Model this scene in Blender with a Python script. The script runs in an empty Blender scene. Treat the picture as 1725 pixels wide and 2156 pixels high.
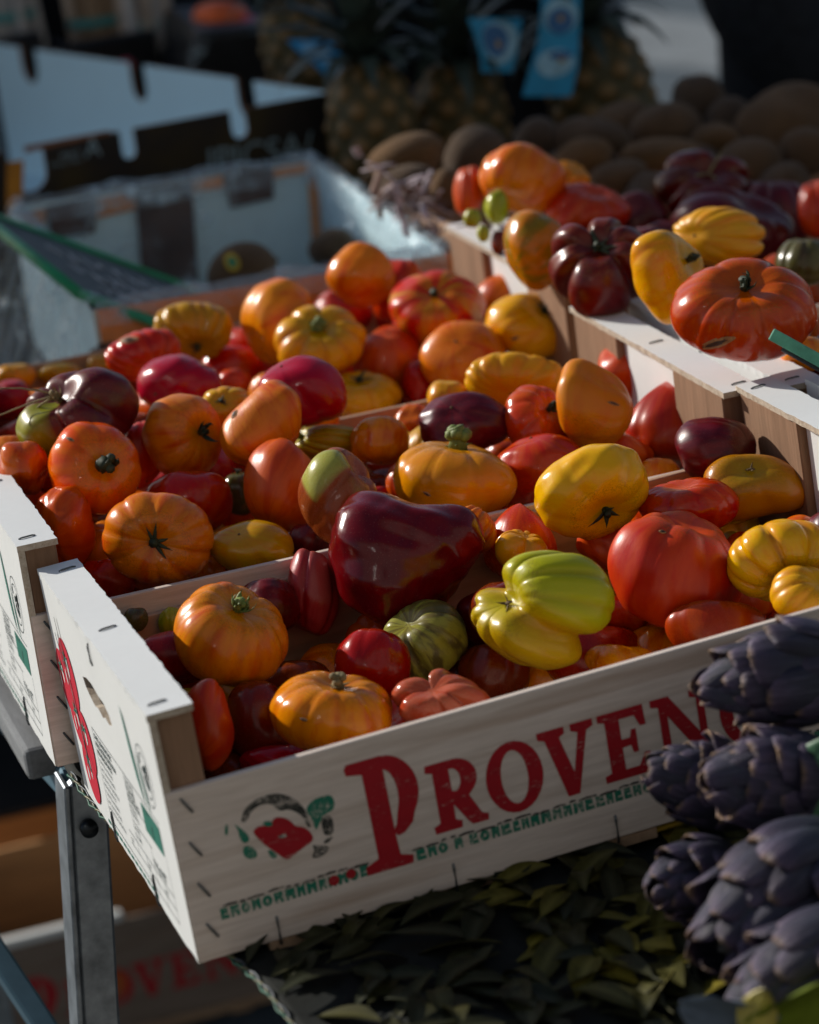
import bpy, bmesh, math, random
import numpy as np
from mathutils import Vector, Matrix, Euler

# ------------------------------------------------------------------ camera, world, sun, exposure
S = bpy.context.scene
COL = S.collection
cam_d = bpy.data.cameras.new('camera'); cam = bpy.data.objects.new('camera', cam_d); COL.objects.link(cam)
S.camera = cam
CAM_LOC = Vector((-.2549, -1.8836, .5924))
CAM_ROT = Euler((math.radians(72.0494), math.radians(7.3302), math.radians(-17.693)), 'XYZ')
cam.location = CAM_LOC; cam.rotation_euler = CAM_ROT
cam_d.sensor_fit = 'VERTICAL'; cam_d.sensor_height = 36.0; cam_d.sensor_width = 28.8
FPX = 6497.4                                  # focal length in units of a 1725 x 2156 frame
cam_d.lens = FPX/2156*36.0
cam_d.clip_start = .05; cam_d.clip_end = 500
cam_d.dof.use_dof = True; cam_d.dof.focus_distance = 1.99; cam_d.dof.aperture_fstop = 6.0
cam_d.dof.aperture_blades = 9

SUN_EL, SUN_AZ = 27.0, (-.60, .80)            # towards the sun: left and behind the stall
w = bpy.data.worlds.new('World'); S.world = w; w.use_nodes = True
nt = w.node_tree; bg = nt.nodes['Background']
sky = nt.nodes.new('ShaderNodeTexSky'); sky.sky_type = 'NISHITA'; sky.sun_disc = False
sky.sun_elevation = math.radians(SUN_EL)
sky.sun_rotation = math.atan2(SUN_AZ[0], SUN_AZ[1])
sky.air_density = 1.0; sky.dust_density = 1.0; sky.ozone_density = 1.6
nt.links.new(sky.outputs[0], bg.inputs[0]); bg.inputs[1].default_value = .09
sl = bpy.data.lights.new('sun', 'SUN'); sl.energy = 5.0; sl.angle = math.radians(.5); sl.color = (1, .95, .87)
sun = bpy.data.objects.new('sun', sl); COL.objects.link(sun)
ce = math.cos(math.radians(SUN_EL))
sd = Vector((SUN_AZ[0]*ce, SUN_AZ[1]*ce, math.sin(math.radians(SUN_EL))))
sun.rotation_euler = sd.to_track_quat('Z', 'Y').to_euler(); sun.location = sd*6
S.view_settings.view_transform = 'Standard'; S.view_settings.look = 'None'
S.view_settings.gamma = 1; S.view_settings.use_curve_mapping = False
S.view_settings.exposure = -.16
S.cycles.max_bounces = 6; S.cycles.transparent_max_bounces = 12
S.cycles.use_denoising = True
S.cycles.caustics_reflective = False; S.cycles.caustics_refractive = False

# ------------------------------------------------------------------ helpers
RM = CAM_ROT.to_matrix()
CR, CU, CT = RM.col[0].copy(), RM.col[1].copy(), RM.col[2].copy()      # camera right, up, towards viewer
def ray(px, py): return RM @ Vector(((px-862.5)/FPX, -(py-1078)/FPX, -1))
def at_y(px, py, y): d = ray(px, py); return CAM_LOC + d*((y-CAM_LOC.y)/d.y)
def at_z(px, py, z): d = ray(px, py); return CAM_LOC + d*((z-CAM_LOC.z)/d.z)
def at_t(px, py, t): return CAM_LOC + ray(px, py)*t
def depth(P): return (CAM_LOC - Vector(P)).dot(CT)

def tag(o, label=None, cat=None, group=None, kind=None):
    if label: o['label'] = label
    if cat: o['category'] = cat
    if group: o['group'] = group
    if kind: o['kind'] = kind
    return o
def link(o, parent=None):
    COL.objects.link(o)
    if parent: o.parent = parent
    return o
def empty(name, loc=(0, 0, 0), M=None):
    o = bpy.data.objects.new(name, None); o.empty_display_size = .05; COL.objects.link(o)
    if M is not None: o.matrix_world = M
    else: o.location = loc
    return o
def new_mesh(name, V, F, mats, smooth=False, fm=None):
    me = bpy.data.meshes.new(name)
    me.from_pydata([tuple(v) for v in V], [], F)
    for m in (mats if isinstance(mats, (list, tuple)) else [mats]): me.materials.append(m)
    if smooth: me.polygons.foreach_set('use_smooth', [True]*len(me.polygons))
    if fm: me.polygons.foreach_set('material_index', fm)
    me.update()
    return me
def mesh_obj(name, V, F, mats, parent=None, smooth=False, fm=None, loc=None):
    o = bpy.data.objects.new(name, new_mesh(name, V, F, mats, smooth, fm)); link(o, parent)
    if loc is not None: o.location = loc
    return o
class MB:
    def __init__(s): s.V = []; s.F = []
    def add(s, V, F):
        k = len(s.V); s.V += [Vector(v) for v in V]; s.F += [[i+k for i in f] for f in F]; return s
    def box(s, x0, x1, y0, y1, z0, z1, M=None):
        V = [Vector(v) for v in ((x0,y0,z0),(x1,y0,z0),(x1,y1,z0),(x0,y1,z0),(x0,y0,z1),(x1,y0,z1),(x1,y1,z1),(x0,y1,z1))]
        if M is not None: V = [M @ v for v in V]
        return s.add(V, [(3,2,1,0),(4,5,6,7),(0,1,5,4),(1,2,6,5),(2,3,7,6),(3,0,4,7)])
    def tube(s, pts, rad, n=6, flat=1.0, up=Vector((0, 0, 1))):
        pts = [Vector(p) for p in pts]; k = len(pts)
        rad = rad if isinstance(rad, (list, tuple)) else [rad]*k
        V = []; F = []
        for i, p in enumerate(pts):
            t = (pts[min(i+1, k-1)] - pts[max(i-1, 0)]).normalized()
            a = t.cross(up)
            if a.length < 1e-4: a = t.cross(Vector((1, .3, 0)))
            a.normalize(); b = a.cross(t).normalized()
            for j in range(n):
                q = 2*math.pi*j/n
                V.append(p + (a*math.cos(q) + b*math.sin(q)*flat)*rad[i])
        for i in range(k-1):
            for j in range(n):
                F.append((i*n+j, i*n+(j+1) % n, (i+1)*n+(j+1) % n, (i+1)*n+j))
        F.append(tuple(range(n))[::-1]); F.append(tuple((k-1)*n+j for j in range(n)))
        return s.add(V, F)
    def obj(s, name, m, parent=None, smooth=False, bevel=0, loc=None, seg=1):
        me = new_mesh(name, s.V, s.F, m, smooth)
        bm = bmesh.new(); bm.from_mesh(me)
        if bevel:
            bmesh.ops.bevel(bm, geom=list(bm.edges), offset=bevel, segments=seg, affect='EDGES', profile=.5)
        bmesh.ops.recalc_face_normals(bm, faces=list(bm.faces))
        bm.to_mesh(me); bm.free()
        o = bpy.data.objects.new(name, me); link(o, parent)
        if loc is not None: o.location = loc
        return o
def flat_shape(outlines, depth=0.0):
    """filled 2D shape with holes -> verts, faces (x, y, z)"""
    cu = bpy.data.curves.new('shape', 'CURVE'); cu.dimensions = '2D'; cu.fill_mode = 'BOTH'; cu.extrude = depth/2
    for o in outlines:
        sp = cu.splines.new('POLY'); sp.points.add(len(o)-1)
        for i, q in enumerate(o): sp.points[i].co = (q[0], q[1], 0, 1)
        sp.use_cyclic_u = True
    ob = bpy.data.objects.new('shape', cu)
    me = bpy.data.meshes.new_from_object(ob)
    V = [v.co.copy() for v in me.vertices]; F = [tuple(p.vertices) for p in me.polygons]
    bpy.data.objects.remove(ob); bpy.data.curves.remove(cu); bpy.data.meshes.remove(me)
    return V, F
def text_shape(body, size, shear=0, bold=0):
    cu = bpy.data.curves.new('txt', 'FONT'); cu.body = body; cu.size = size; cu.shear = shear; cu.offset = bold
    cu.resolution_u = 3
    ob = bpy.data.objects.new('txt', cu); me = bpy.data.meshes.new_from_object(ob)
    V = [v.co.copy() for v in me.vertices]; F = [tuple(p.vertices) for p in me.polygons]
    bpy.data.objects.remove(ob); bpy.data.curves.remove(cu); bpy.data.meshes.remove(me)
    return V, F
def arc(cx, cy, rx, ry, a0, a1, n=10):
    return [(cx+rx*math.cos(math.radians(a0+(a1-a0)*i/n)), cy+ry*math.sin(math.radians(a0+(a1-a0)*i/n))) for i in range(n+1)]

# ------------------------------------------------------------------ materials
def new_mat(name, col=(.5, .5, .5), rough=.6, spec=.5, metal=0):
    m = bpy.data.materials.new(name); m.use_nodes = True
    b = m.node_tree.nodes['Principled BSDF']
    b.inputs['Base Color'].default_value = (*col, 1); b.inputs['Roughness'].default_value = rough
    b.inputs['Metallic'].default_value = metal; b.inputs['Specular IOR Level'].default_value = spec
    return m, m.node_tree, b
def N(nt, t, **kw):
    n = nt.nodes.new(t)
    for k, v in kw.items():
        if isinstance(v, (int, float, tuple)) and k in n.inputs: n.inputs[k].default_value = v
        else: setattr(n, k, v)
    return n
def coords(nt, scale=(1, 1, 1), rnd=True):
    tc = N(nt, 'ShaderNodeTexCoord'); mp = N(nt, 'ShaderNodeMapping'); mp.inputs['Scale'].default_value = scale
    nt.links.new(tc.outputs['Object'], mp.inputs[0])
    if rnd:
        oi = N(nt, 'ShaderNodeObjectInfo'); mu = N(nt, 'ShaderNodeMath', operation='MULTIPLY'); mu.inputs[1].default_value = 37
        nt.links.new(oi.outputs['Random'], mu.inputs[0]); nt.links.new(mu.outputs[0], mp.inputs['Location'])
    return mp.outputs[0]
def noise(nt, vec, scale, detail=4, rough=.55, dist=0):
    n = N(nt, 'ShaderNodeTexNoise'); n.inputs['Scale'].default_value = scale; n.inputs['Detail'].default_value = detail
    n.inputs['Roughness'].default_value = rough; n.inputs['Distortion'].default_value = dist
    if vec is not None: nt.links.new(vec, n.inputs['Vector'])
    return n.outputs['Fac']
def ramp(nt, fac, stops, interp='LINEAR'):
    r = N(nt, 'ShaderNodeValToRGB'); r.color_ramp.interpolation = interp
    e = r.color_ramp.elements
    while len(e) < len(stops): e.new(.5)
    for i, (p, c) in enumerate(stops):
        e[i].position = p; e[i].color = (*c, 1) if len(c) == 3 else c
    nt.links.new(fac, r.inputs[0]); return r.outputs[0]
def mix(nt, fac, a, b, mode='MIX'):
    n = N(nt, 'ShaderNodeMix', data_type='RGBA', blend_type=mode)
    for s, v in ((n.inputs[0], fac), (n.inputs[6], a), (n.inputs[7], b)):
        if isinstance(v, (int, float)): s.default_value = v
        elif isinstance(v, tuple): s.default_value = (*v, 1) if len(v) == 3 else v
        else: nt.links.new(v, s)
    return n.outputs[2]
def math_n(nt, op, a, b=None):
    n = N(nt, 'ShaderNodeMath', operation=op)
    for s, v in ((n.inputs[0], a), (n.inputs[1], b)):
        if v is None: continue
        if isinstance(v, (int, float)): s.default_value = v
        else: nt.links.new(v, s)
    return n.outputs[0]
def bump(nt, b, h, strength=.2, dist=.002):
    n = N(nt, 'ShaderNodeBump'); n.inputs['Strength'].default_value = strength; n.inputs['Distance'].default_value = dist
    nt.links.new(h, n.inputs['Height']); nt.links.new(n.outputs[0], b.inputs['Normal'])

def wood_mat(name, c0, c1, scale, rough=.72, spots=.25, knot=(.16, .09, .05), bstr=.35):
    m, nt, b = new_mat(name, c0, rough, .25)
    v = coords(nt, scale)
    g = noise(nt, v, 1.0, 8, .62, .5); g2 = noise(nt, v, 4.0, 5, .7, .2)
    col = ramp(nt, g, [(.3, c1), (.52, c0), (.75, tuple(min(1, x*1.15) for x in c0))])
    col = mix(nt, .35, col, ramp(nt, g2, [(.35, tuple(x*.7 for x in c1)), (.65, c0)]))
    v2 = coords(nt, tuple(.4*s for s in scale)); k = noise(nt, v2, 2.2, 2)
    kf = ramp(nt, k, [(.57, (0, 0, 0)), (.70, (spots, spots, spots))])
    col = mix(nt, kf, col, knot)
    nt.links.new(col, b.inputs['Base Color'])
    bump(nt, b, g2, bstr, .0012)
    return m
def paint_mat(name, c, dirt=.12, rough=.55, scale=1.0):
    m, nt, b = new_mat(name, c, rough, .35)
    v = coords(nt)
    a = noise(nt, v, 14*scale, 6, .6); f = noise(nt, v, 160*scale, 3)
    col = mix(nt, ramp(nt, a, [(.42, (0, 0, 0)), (.75, (dirt*3, dirt*3, dirt*3))]), c, tuple(x*.62 for x in c))
    col = mix(nt, ramp(nt, f, [(.3, (dirt, dirt, dirt)), (.6, (0, 0, 0))]), col, tuple(x*.7 for x in c))
    nt.links.new(col, b.inputs['Base Color'])
    bump(nt, b, f, .12, .0006)
    return m
def ink_mat(name, ink, under, lo=.30, hi=.42, scale=900, stretch=(1, 1, 1), rough=.6):
    """printed ink with the worn speckle through which the surface shows"""
    m, nt, b = new_mat(name, ink, rough, .3)
    v = coords(nt, stretch, False); a = noise(nt, v, scale, 3, .7); a2 = noise(nt, v, scale*.13, 3)
    a = math_n(nt, 'ADD', math_n(nt, 'MULTIPLY', a, .6), math_n(nt, 'MULTIPLY', a2, .4))
    f = ramp(nt, a, [(lo, (0, 0, 0)), (hi, (1, 1, 1))])
    dk = mix(nt, a2, tuple(x*.75 for x in ink), tuple(min(1, x*1.2) for x in ink))
    nt.links.new(mix(nt, f, under, dk), b.inputs['Base Color'])
    return m
def simple_mat(name, c, rough=.6, var=.25, scale=40, spec=.4, metal=0, bst=.1):
    m, nt, b = new_mat(name, c, rough, spec, metal)
    v = coords(nt); a = noise(nt, v, scale, 5, .6)
    nt.links.new(ramp(nt, a, [(.3, tuple(x*(1-var) for x in c)), (.7, tuple(min(1, x*(1+var)) for x in c))]), b.inputs['Base Color'])
    if bst: bump(nt, b, a, bst, .001)
    return m

def tomato_mat(key, A, B, Sh, lo=.45, hi=.62, sh=.7, rough=.15, bloom=.0):
    m, nt, b = new_mat('tomato_skin_'+key, A, rough, .38)
    at = N(nt, 'ShaderNodeAttribute', attribute_name='ripe'); sp = N(nt, 'ShaderNodeSeparateColor'); nt.links.new(at.outputs['Color'], sp.inputs[0])
    sk = N(nt, 'ShaderNodeAttribute', attribute_name='skin')
    oi = N(nt, 'ShaderNodeObjectInfo'); add = N(nt, 'ShaderNodeVectorMath', operation='ADD')
    r37 = math_n(nt, 'MULTIPLY', oi.outputs['Random'], 41.0)
    nt.links.new(sk.outputs['Vector'], add.inputs[0]); nt.links.new(r37, add.inputs[1])
    n1 = noise(nt, add.outputs[0], 1.5, 4, .55, .3); n2 = noise(nt, add.outputs[0], 7.0, 4, .6)
    f1 = ramp(nt, n1, [(lo, (0, 0, 0)), (hi, (1, 1, 1))])
    col = mix(nt, f1, A, B)
    col = mix(nt, ramp(nt, n2, [(.5, (0, 0, 0)), (.72, (.55, .55, .55))]), col, B)
    shf = math_n(nt, 'MULTIPLY', math_n(nt, 'MULTIPLY', sp.outputs[0], sh), ramp(nt, n2, [(.2, (.55, .55, .55)), (.7, (1, 1, 1))]))
    col = mix(nt, shf, col, Sh)
    col = mix(nt, ramp(nt, sp.outputs[2], [(.72, (0, 0, 0)), (.97, (.95, .95, .95))]), col, Sh)
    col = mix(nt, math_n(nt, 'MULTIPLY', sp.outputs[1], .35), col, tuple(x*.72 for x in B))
    tc = N(nt, 'ShaderNodeTexCoord')
    vo = N(nt, 'ShaderNodeTexVoronoi'); vo.inputs['Scale'].default_value = 260; nt.links.new(tc.outputs['Object'], vo.inputs['Vector'])
    dots = ramp(nt, vo.outputs['Distance'], [(.06, (.32, .32, .32)), (.16, (0, 0, 0))])
    col = mix(nt, dots, col, tuple(min(.9, x*1.25+.07) for x in A))
    mpk = N(nt, 'ShaderNodeMapping'); mpk.inputs['Scale'].default_value = (1, 1, 9); nt.links.new(add.outputs[0], mpk.inputs[0])
    crk = noise(nt, mpk.outputs[0], 2.2, 5, .7, 1.5)
    band = ramp(nt, sp.outputs[0], [(.12, (0, 0, 0)), (.35, (1, 1, 1)), (.8, (.3, .3, .3))])
    ckf = math_n(nt, 'MULTIPLY', band, ramp(nt, crk, [(.47, (0, 0, 0)), (.5, (.8, .8, .8)), (.53, (0, 0, 0))]))
    col = mix(nt, ckf, col, (.20, .12, .05))
    dst = noise(nt, tc.outputs['Object'], 900, 2, .6)
    col = mix(nt, ramp(nt, dst, [(.60, (0, 0, 0)), (.75, (.10, .10, .10))]), col, (.6, .55, .48))
    blot = noise(nt, tc.outputs['Object'], 24, 3, .5)
    col = mix(nt, ramp(nt, blot, [(.60, (0, 0, 0)), (.78, (.45, .45, .45))]), col, Sh)
    hs = N(nt, 'ShaderNodeHueSaturation'); nt.links.new(col, hs.inputs['Color']); hs.inputs['Saturation'].default_value = 1.16
    nt.links.new(math_n(nt, 'ADD', math_n(nt, 'MULTIPLY', oi.outputs['Random'], .016), .492), hs.inputs['Hue'])
    nt.links.new(math_n(nt, 'ADD', math_n(nt, 'MULTIPLY', oi.outputs['Random'], .16), .92), hs.inputs['Value'])
    nt.links.new(hs.outputs[0], b.inputs['Base Color'])
    fine = noise(nt, tc.outputs['Object'], 70, 4, .6); dust = noise(nt, tc.outputs['Object'], 420, 2, .7)
    nt.links.new(math_n(nt, 'ADD', math_n(nt, 'MULTIPLY', dust, .10), math_n(nt, 'ADD', math_n(nt, 'MULTIPLY', fine, .16), math_n(nt, 'ADD', math_n(nt, 'MULTIPLY', math_n(nt, 'FRACT', math_n(nt, 'MULTIPLY', oi.outputs['Random'], 7.31)), .20), rough-.11))), b.inputs['Roughness'])
    bump(nt, b, math_n(nt, 'ADD', fine, math_n(nt, 'MULTIPLY', n2, .8)), .10, .0016)
    b.inputs['Subsurface Weight'].default_value = .06; b.inputs['Subsurface Radius'].default_value = (1, .35, .12); b.inputs['Subsurface Scale'].default_value = .006
    return m
TM = {}
def TMK(k, *a, **kw): TM[k] = tomato_mat(k, *a, **kw)
ORG, RED, GRN = (.79, .245, .005), (.50, .030, .005), (.30, .26, .03)
TMK('org',   ORG, (.64, .085, .008), (.60, .25, .02), .50, .70, .5)
TMK('borg',  (.84, .17, .008), (.78, .07, .008), (.84, .32, .01), .42, .66, .5)
TMK('dorg',  (.60, .11, .010), (.50, .05, .010), (.5, .16, .02), .45, .65, .5)
TMK('yorg',  (.79, .33, .006), (.74, .25, .006), (.55, .28, .03), .5, .8, .5)
TMK('byel',  (.84, .43, .010), (.82, .33, .008), (.78, .46, .03), .5, .8, .5)
TMK('yel',   (.77, .38, .006), (.76, .20, .004), (.50, .38, .015), .5, .8, .6)
TMK('yolive', (.52, .28, .005), (.54, .21, .004), (.32, .26, .012), .45, .7, .8)
TMK('lolive', (.42, .33, .04), (.50, .27, .02), (.30, .30, .05), .45, .7, .6)
TMK('peach', (.70, .27, .018), (.70, .20, .018), (.68, .31, .03), .45, .7, .4)
TMK('tan',   (.50, .20, .035), (.48, .17, .03), (.36, .27, .035), .45, .7, 1.0)
TMK('red',   RED, (.56, .075, .010), (.56, .12, .014), .45, .65, .45)
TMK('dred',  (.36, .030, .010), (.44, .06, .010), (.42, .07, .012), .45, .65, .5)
TMK('redor', (.42, .015, .004), (.54, .055, .004), (.58, .11, .006), .50, .66, .6)
TMK('redorg', (.62, .075, .008), (.52, .032, .006), (.64, .15, .01), .42, .62, .5)
TMK('coral', (.64, .080, .016), (.56, .036, .012), (.66, .14, .015), .45, .65, .6)
TMK('crim',  (.45, .012, .014), (.38, .010, .009), (.46, .03, .01), .4, .6, .4, .17)
TMK('crimpur', (.28, .022, .026), (.36, .024, .018), (.24, .03, .03), .45, .6, .5)
TMK('blush', (.60, .28, .025), (.60, .055, .025), (.56, .20, .03), .44, .56, .25)
TMK('pur',   (.080, .009, .013), (.17, .012, .014), (.07, .012, .010), .45, .7, .6, .17)
TMK('purg',  (.085, .010, .015), (.16, .014, .016), (.22, .22, .03), .45, .7, .0, .19)
TMK('purred', (.150, .012, .011), (.10, .010, .012), (.17, .02, .012), .42, .62, .5)
TMK('pinkpur', (.36, .070, .080), (.26, .030, .040), (.36, .09, .09), .45, .65, .4)
TMK('pinkred', (.40, .060, .045), (.34, .035, .022), (.40, .10, .06), .45, .65, .4)
TMK('pink',  (.55, .19, .125), (.50, .12, .075), (.52, .21, .12), .45, .65, .4)
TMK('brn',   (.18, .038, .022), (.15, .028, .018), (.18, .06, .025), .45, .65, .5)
TMK('brngrn', (.30, .085, .050), (.22, .050, .032), (.36, .35, .10), .45, .65, .0)
TMK('stripe', (.30, .30, .075), (.10, .085, .028), (.24, .20, .06), .46, .54, .5)
TMK('lime',  (.54, .34, .010), (.48, .24, .006), (.42, .43, .05), .42, .62, .7)
TMK('grn',   (.34, .36, .06), (.30, .28, .04), (.30, .34, .06), .45, .65, .5)
TMK('dgrn',  (.10, .10, .035), (.08, .06, .03), (.10, .12, .05), .45, .65, .5)
TMK('olor',  (.58, .17, .014), (.26, .16, .020), (.34, .20, .02), .46, .60, .5)

M_calyx = simple_mat('dark_calyx', (.028, .040, .018), .65, .5, 120)
M_green = simple_mat('green_stem', (.16, .20, .045), .6, .4, 150)
M_dry = simple_mat('dry_stem', (.22, .17, .08), .8, .4, 150)
M_scar = simple_mat('cork_scar', (.10, .065, .03), .85, .5, 200)

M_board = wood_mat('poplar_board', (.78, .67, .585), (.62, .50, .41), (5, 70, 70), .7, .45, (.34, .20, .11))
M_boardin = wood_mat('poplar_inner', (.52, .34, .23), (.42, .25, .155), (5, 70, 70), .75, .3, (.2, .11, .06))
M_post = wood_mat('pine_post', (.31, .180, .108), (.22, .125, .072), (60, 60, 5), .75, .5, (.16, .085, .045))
M_slat = wood_mat('rough_slat', (.42, .28, .18), (.30, .19, .11), (60, 5, 60), .8)
M_shadeboard = wood_mat('shade_darkened_board', (.24, .185, .15), (.17, .125, .095), (5, 70, 70), .8, .4)  # board wood darkened in colour to paint in the shade under the table
M_edge = wood_mat('raw_ply_edge', (.56, .48, .38), (.36, .26, .18), (160, 160, 160), .85, .2)
M_white = paint_mat('white_painted_ply', (.76, .775, .765), .05)
M_metal = simple_mat('staple_wire', (.12, .13, .135), .35, .3, 60, .5, .85)
WD = (.72, .62, .53)
I_red = ink_mat('red_print', (.40, .010, .018), WD, .24, .42, 900, (.25, 1, 1))
I_green = ink_mat('green_print', (.016, .185, .115), WD, .33, .48, 700)
I_greenw = ink_mat('green_print_white', (.025, .17, .125), (.74, .755, .74), .22, .36, 900)
I_darkw = ink_mat('dark_print_white', (.035, .06, .06), (.74, .755, .74), .30, .44, 1400)
I_redw = ink_mat('crimson_print_white', (.56, .010, .035), (.74, .755, .74), .12, .28, 900)
I_black = ink_mat('black_print', (.028, .030, .026), WD, .36, .50, 620, (1, 1, 1.8))
I_white = paint_mat('white_print', (.72, .74, .72), .02)

# ------------------------------------------------------------------ ground, road, tables
GZ = -1.15
M_road, nt_, b_ = new_mat('asphalt', (.2, .2, .2), .9, .2)
v_ = coords(nt_, (1, 1, 1), False)
a_ = noise(nt_, v_, .5, 5, .6); f_ = noise(nt_, v_, 60, 4, .7)
c_ = mix(nt_, ramp(nt_, f_, [(.3, (0, 0, 0)), (.7, (.7, .7, .7))]), (.075, .100, .120), (.055, .072, .085))
c_ = mix(nt_, ramp(nt_, a_, [(.4, (0, 0, 0)), (.65, (.6, .6, .6))]), c_, (.085, .105, .12))
nt_.links.new(c_, b_.inputs['Base Color']); bump(nt_, b_, f_, .4, .004)
tag(mesh_obj('road', [(-60, -20, GZ), (80, -20, GZ), (80, 140, GZ), (-60, 140, GZ)], [(0, 1, 2, 3)], M_road), kind='structure')
M_stripe = simple_mat('worn_road_paint', (.17, .19, .20), .85, .25, 6)
M_pave, nt_, b_ = new_mat('stone_paving', (.4, .36, .3), .85, .2)
v_ = coords(nt_, (1, 1, 1), False)
br_ = N(nt_, 'ShaderNodeTexBrick'); br_.inputs['Scale'].default_value = 2.2; br_.inputs['Color1'].default_value = (.22, .20, .175, 1); br_.inputs['Color2'].default_value = (.18, .165, .145, 1); br_.inputs['Mortar'].default_value = (.2, .18, .15, 1)
nt_.links.new(v_, br_.inputs['Vector']); nt_.links.new(mix(nt_, noise(nt_, v_, 3, 5), br_.outputs[0], (.18, .165, .14)), b_.inputs['Base Color'])
tag(mesh_obj('pavement', [(-30, -20, GZ+.004), (60, -20, GZ+.004), (60, -.2, GZ+.004), (-30, -.2, GZ+.004)], [(0, 1, 2, 3)], M_pave), kind='structure')
s0, s1 = at_z(1290, 70, GZ+.004), at_z(1560, 95, GZ+.004)
dr = (s1-s0).normalized(); nr = Vector((-dr.y, dr.x, 0))
V = []
for k in range(25):
    q = s0 + dr*(k*.8-6)
    V += [q - nr*(.34+.03*math.sin(k*2.1)) , q + nr*(.30+.03*math.sin(k*1.3))]
tag(mesh_obj('road_marking', [(v.x, v.y, GZ+.004) for v in V], [(2*i, 2*i+2, 2*i+3, 2*i+1) for i in range(24)], M_stripe), kind='structure')

M_ply = wood_mat('grey_table_board', (.21, .22, .23), (.12, .125, .13), (40, 6, 40), .85, .2)
M_bolt_wood = simple_mat('black_table_board', (.015, .016, .018), .8)
M_alu = simple_mat('brushed_aluminium', (.25, .28, .31), .42, .4, 45, .5, .75)
M_blue = simple_mat('blue_grey_tube', (.10, .19, .25), .4, .2, 25, .5, .35)
M_bolt = simple_mat('dark_bolt', (.03, .035, .04), .35, .3, 60, .5, .8)
TT = -.176
table = empty('trestle_table', (0.3, .4, GZ)); TB = Vector((.3, .4, GZ))
tag(table, 'folding trestle table with grey metal legs under the tomato crates', 'table')
def rel(P, O): return tuple(Vector(P)-Vector(O))
m = MB(); m.box(-.006-TB.x, 1.75-TB.x, .105-TB.y, 1.02-TB.y, TT-.026-TB.z, TT-.003-TB.z); m.obj('table_top', M_ply, table, bevel=.004, seg=2)
m = MB(); m.box(.085-TB.x, 1.75-TB.x, -.80-TB.y, .03-TB.y, TT-.022-TB.z, TT-.003-TB.z); m.obj('front_board', M_bolt_wood, table, bevel=.003)
def bar(name, P0, P1, wx, wy, mtl, parent, O, bev=.002):
    P0, P1 = Vector(P0), Vector(P1); d = (P1-P0); L = d.length; d.normalize()
    a = Vector((1, 0, 0)); a = (a - d*a.dot(d)).normalized(); b = d.cross(a)
    M = Matrix((a, b, d)).transposed().to_4x4(); M.translation = P0-Vector(O)
    return MB().box(-wx/2, wx/2, -wy/2, wy/2, 0, L, M).obj(name, mtl, parent, bevel=bev)
# front left leg: an angle profile (narrow side flange and wide front flange)
lt, lb = at_y(182, 1640, .060), at_y(212, 2156, .060)
dl = (lb-lt).normalized(); bot = lt + dl*((GZ-lt.z)/dl.z); top = lt - dl*.0
leg = bar('leg', bot, top, .0255, .012, M_alu, table, TB)
bar('leg_flange', bot+Vector((-.0150, .010, 0)), top+Vector((-.0150, .010, 0)), .004, .034, M_alu, table, TB, .001)
bl = at_y(187, 1743, .052)
m = MB(); m.tube([bl-TB+Vector((0, .004, 0)), bl-TB+Vector((0, -.004, 0))], .0062, 16); m.obj('bolt', M_bolt, leg, True, loc=None)
COL.objects[-1].parent = leg
bar('rail', at_y(-40, 1440, .62), at_y(165, 1655, .075), .020, .026, M_blue, table, TB)
bar('strut', at_y(-60, 1930, .20), at_y(118, 2200, .14), .016, .024, M_blue, table, TB)
for (x, y) in ((1.7, .06), (1.7, .96), (.03, .96)):
    bar('leg', (x, y, GZ), (x, y, TT-.026), .026, .026, M_alu, table, TB)

# printed leaf tablecloth with its stitched edge
M_cloth = simple_mat('dark_cloth', (.012, .014, .012), .8, .5, 60, .2)
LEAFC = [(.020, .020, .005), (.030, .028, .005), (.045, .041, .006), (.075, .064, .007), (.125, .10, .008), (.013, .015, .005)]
M_leafs = []
for i, c in enumerate(LEAFC):
    m_, nt_, b_ = new_mat('leaf_green_%s' % 'abcdef'[i], c, .5, .4)
    b_.inputs['Specular IOR Level'].default_value = .15; v_ = coords(nt_); q_ = noise(nt_, v_, 90, 4)
    tc_ = N(nt_, 'ShaderNodeTexCoord'); sx_ = N(nt_, 'ShaderNodeSeparateXYZ'); nt_.links.new(tc_.outputs['Object'], sx_.inputs[0])
    ax_ = math_n(nt_, 'ABSOLUTE', sx_.outputs[0])
    vein = math_n(nt_, 'SINE', math_n(nt_, 'MULTIPLY', math_n(nt_, 'SUBTRACT', sx_.outputs[1], math_n(nt_, 'MULTIPLY', ax_, .9)), 1150))
    vf = ramp(nt_, vein, [(.80, (0, 0, 0)), (1.0, (.35, .35, .35))]); mf = ramp(nt_, ax_, [(.0003, (.9, .9, .9)), (.0009, (0, 0, 0))])
    cc_ = ramp(nt_, q_, [(.3, tuple(x*.6 for x in c)), (.7, tuple(x*1.25 for x in c))])
    cc_ = mix(nt_, vf, cc_, tuple(x*1.7+.01 for x in c)); cc_ = mix(nt_, mf, cc_, tuple(x*1.9+.015 for x in c))
    nt_.links.new(cc_, b_.inputs['Base Color'])
    M_leafs.append(m_)
CO = Vector((.05, -.30, TT))
cloth = empty('leafy_tablecloth', CO)
tag(cloth, 'black tablecloth covered in dark green and yellow leaves under the front crate', 'tablecloth')
rng = random.Random(5)
def cz(x, y): return TT + .0025*math.sin(x*31+y*17) + .002*math.sin(y*47-x*13) + .0035
def edge_x(y): return .0135 + (.0055-y)*.0845 if y < .03 else .0115
V = []; F = []; NX, NY = 60, 70
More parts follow.
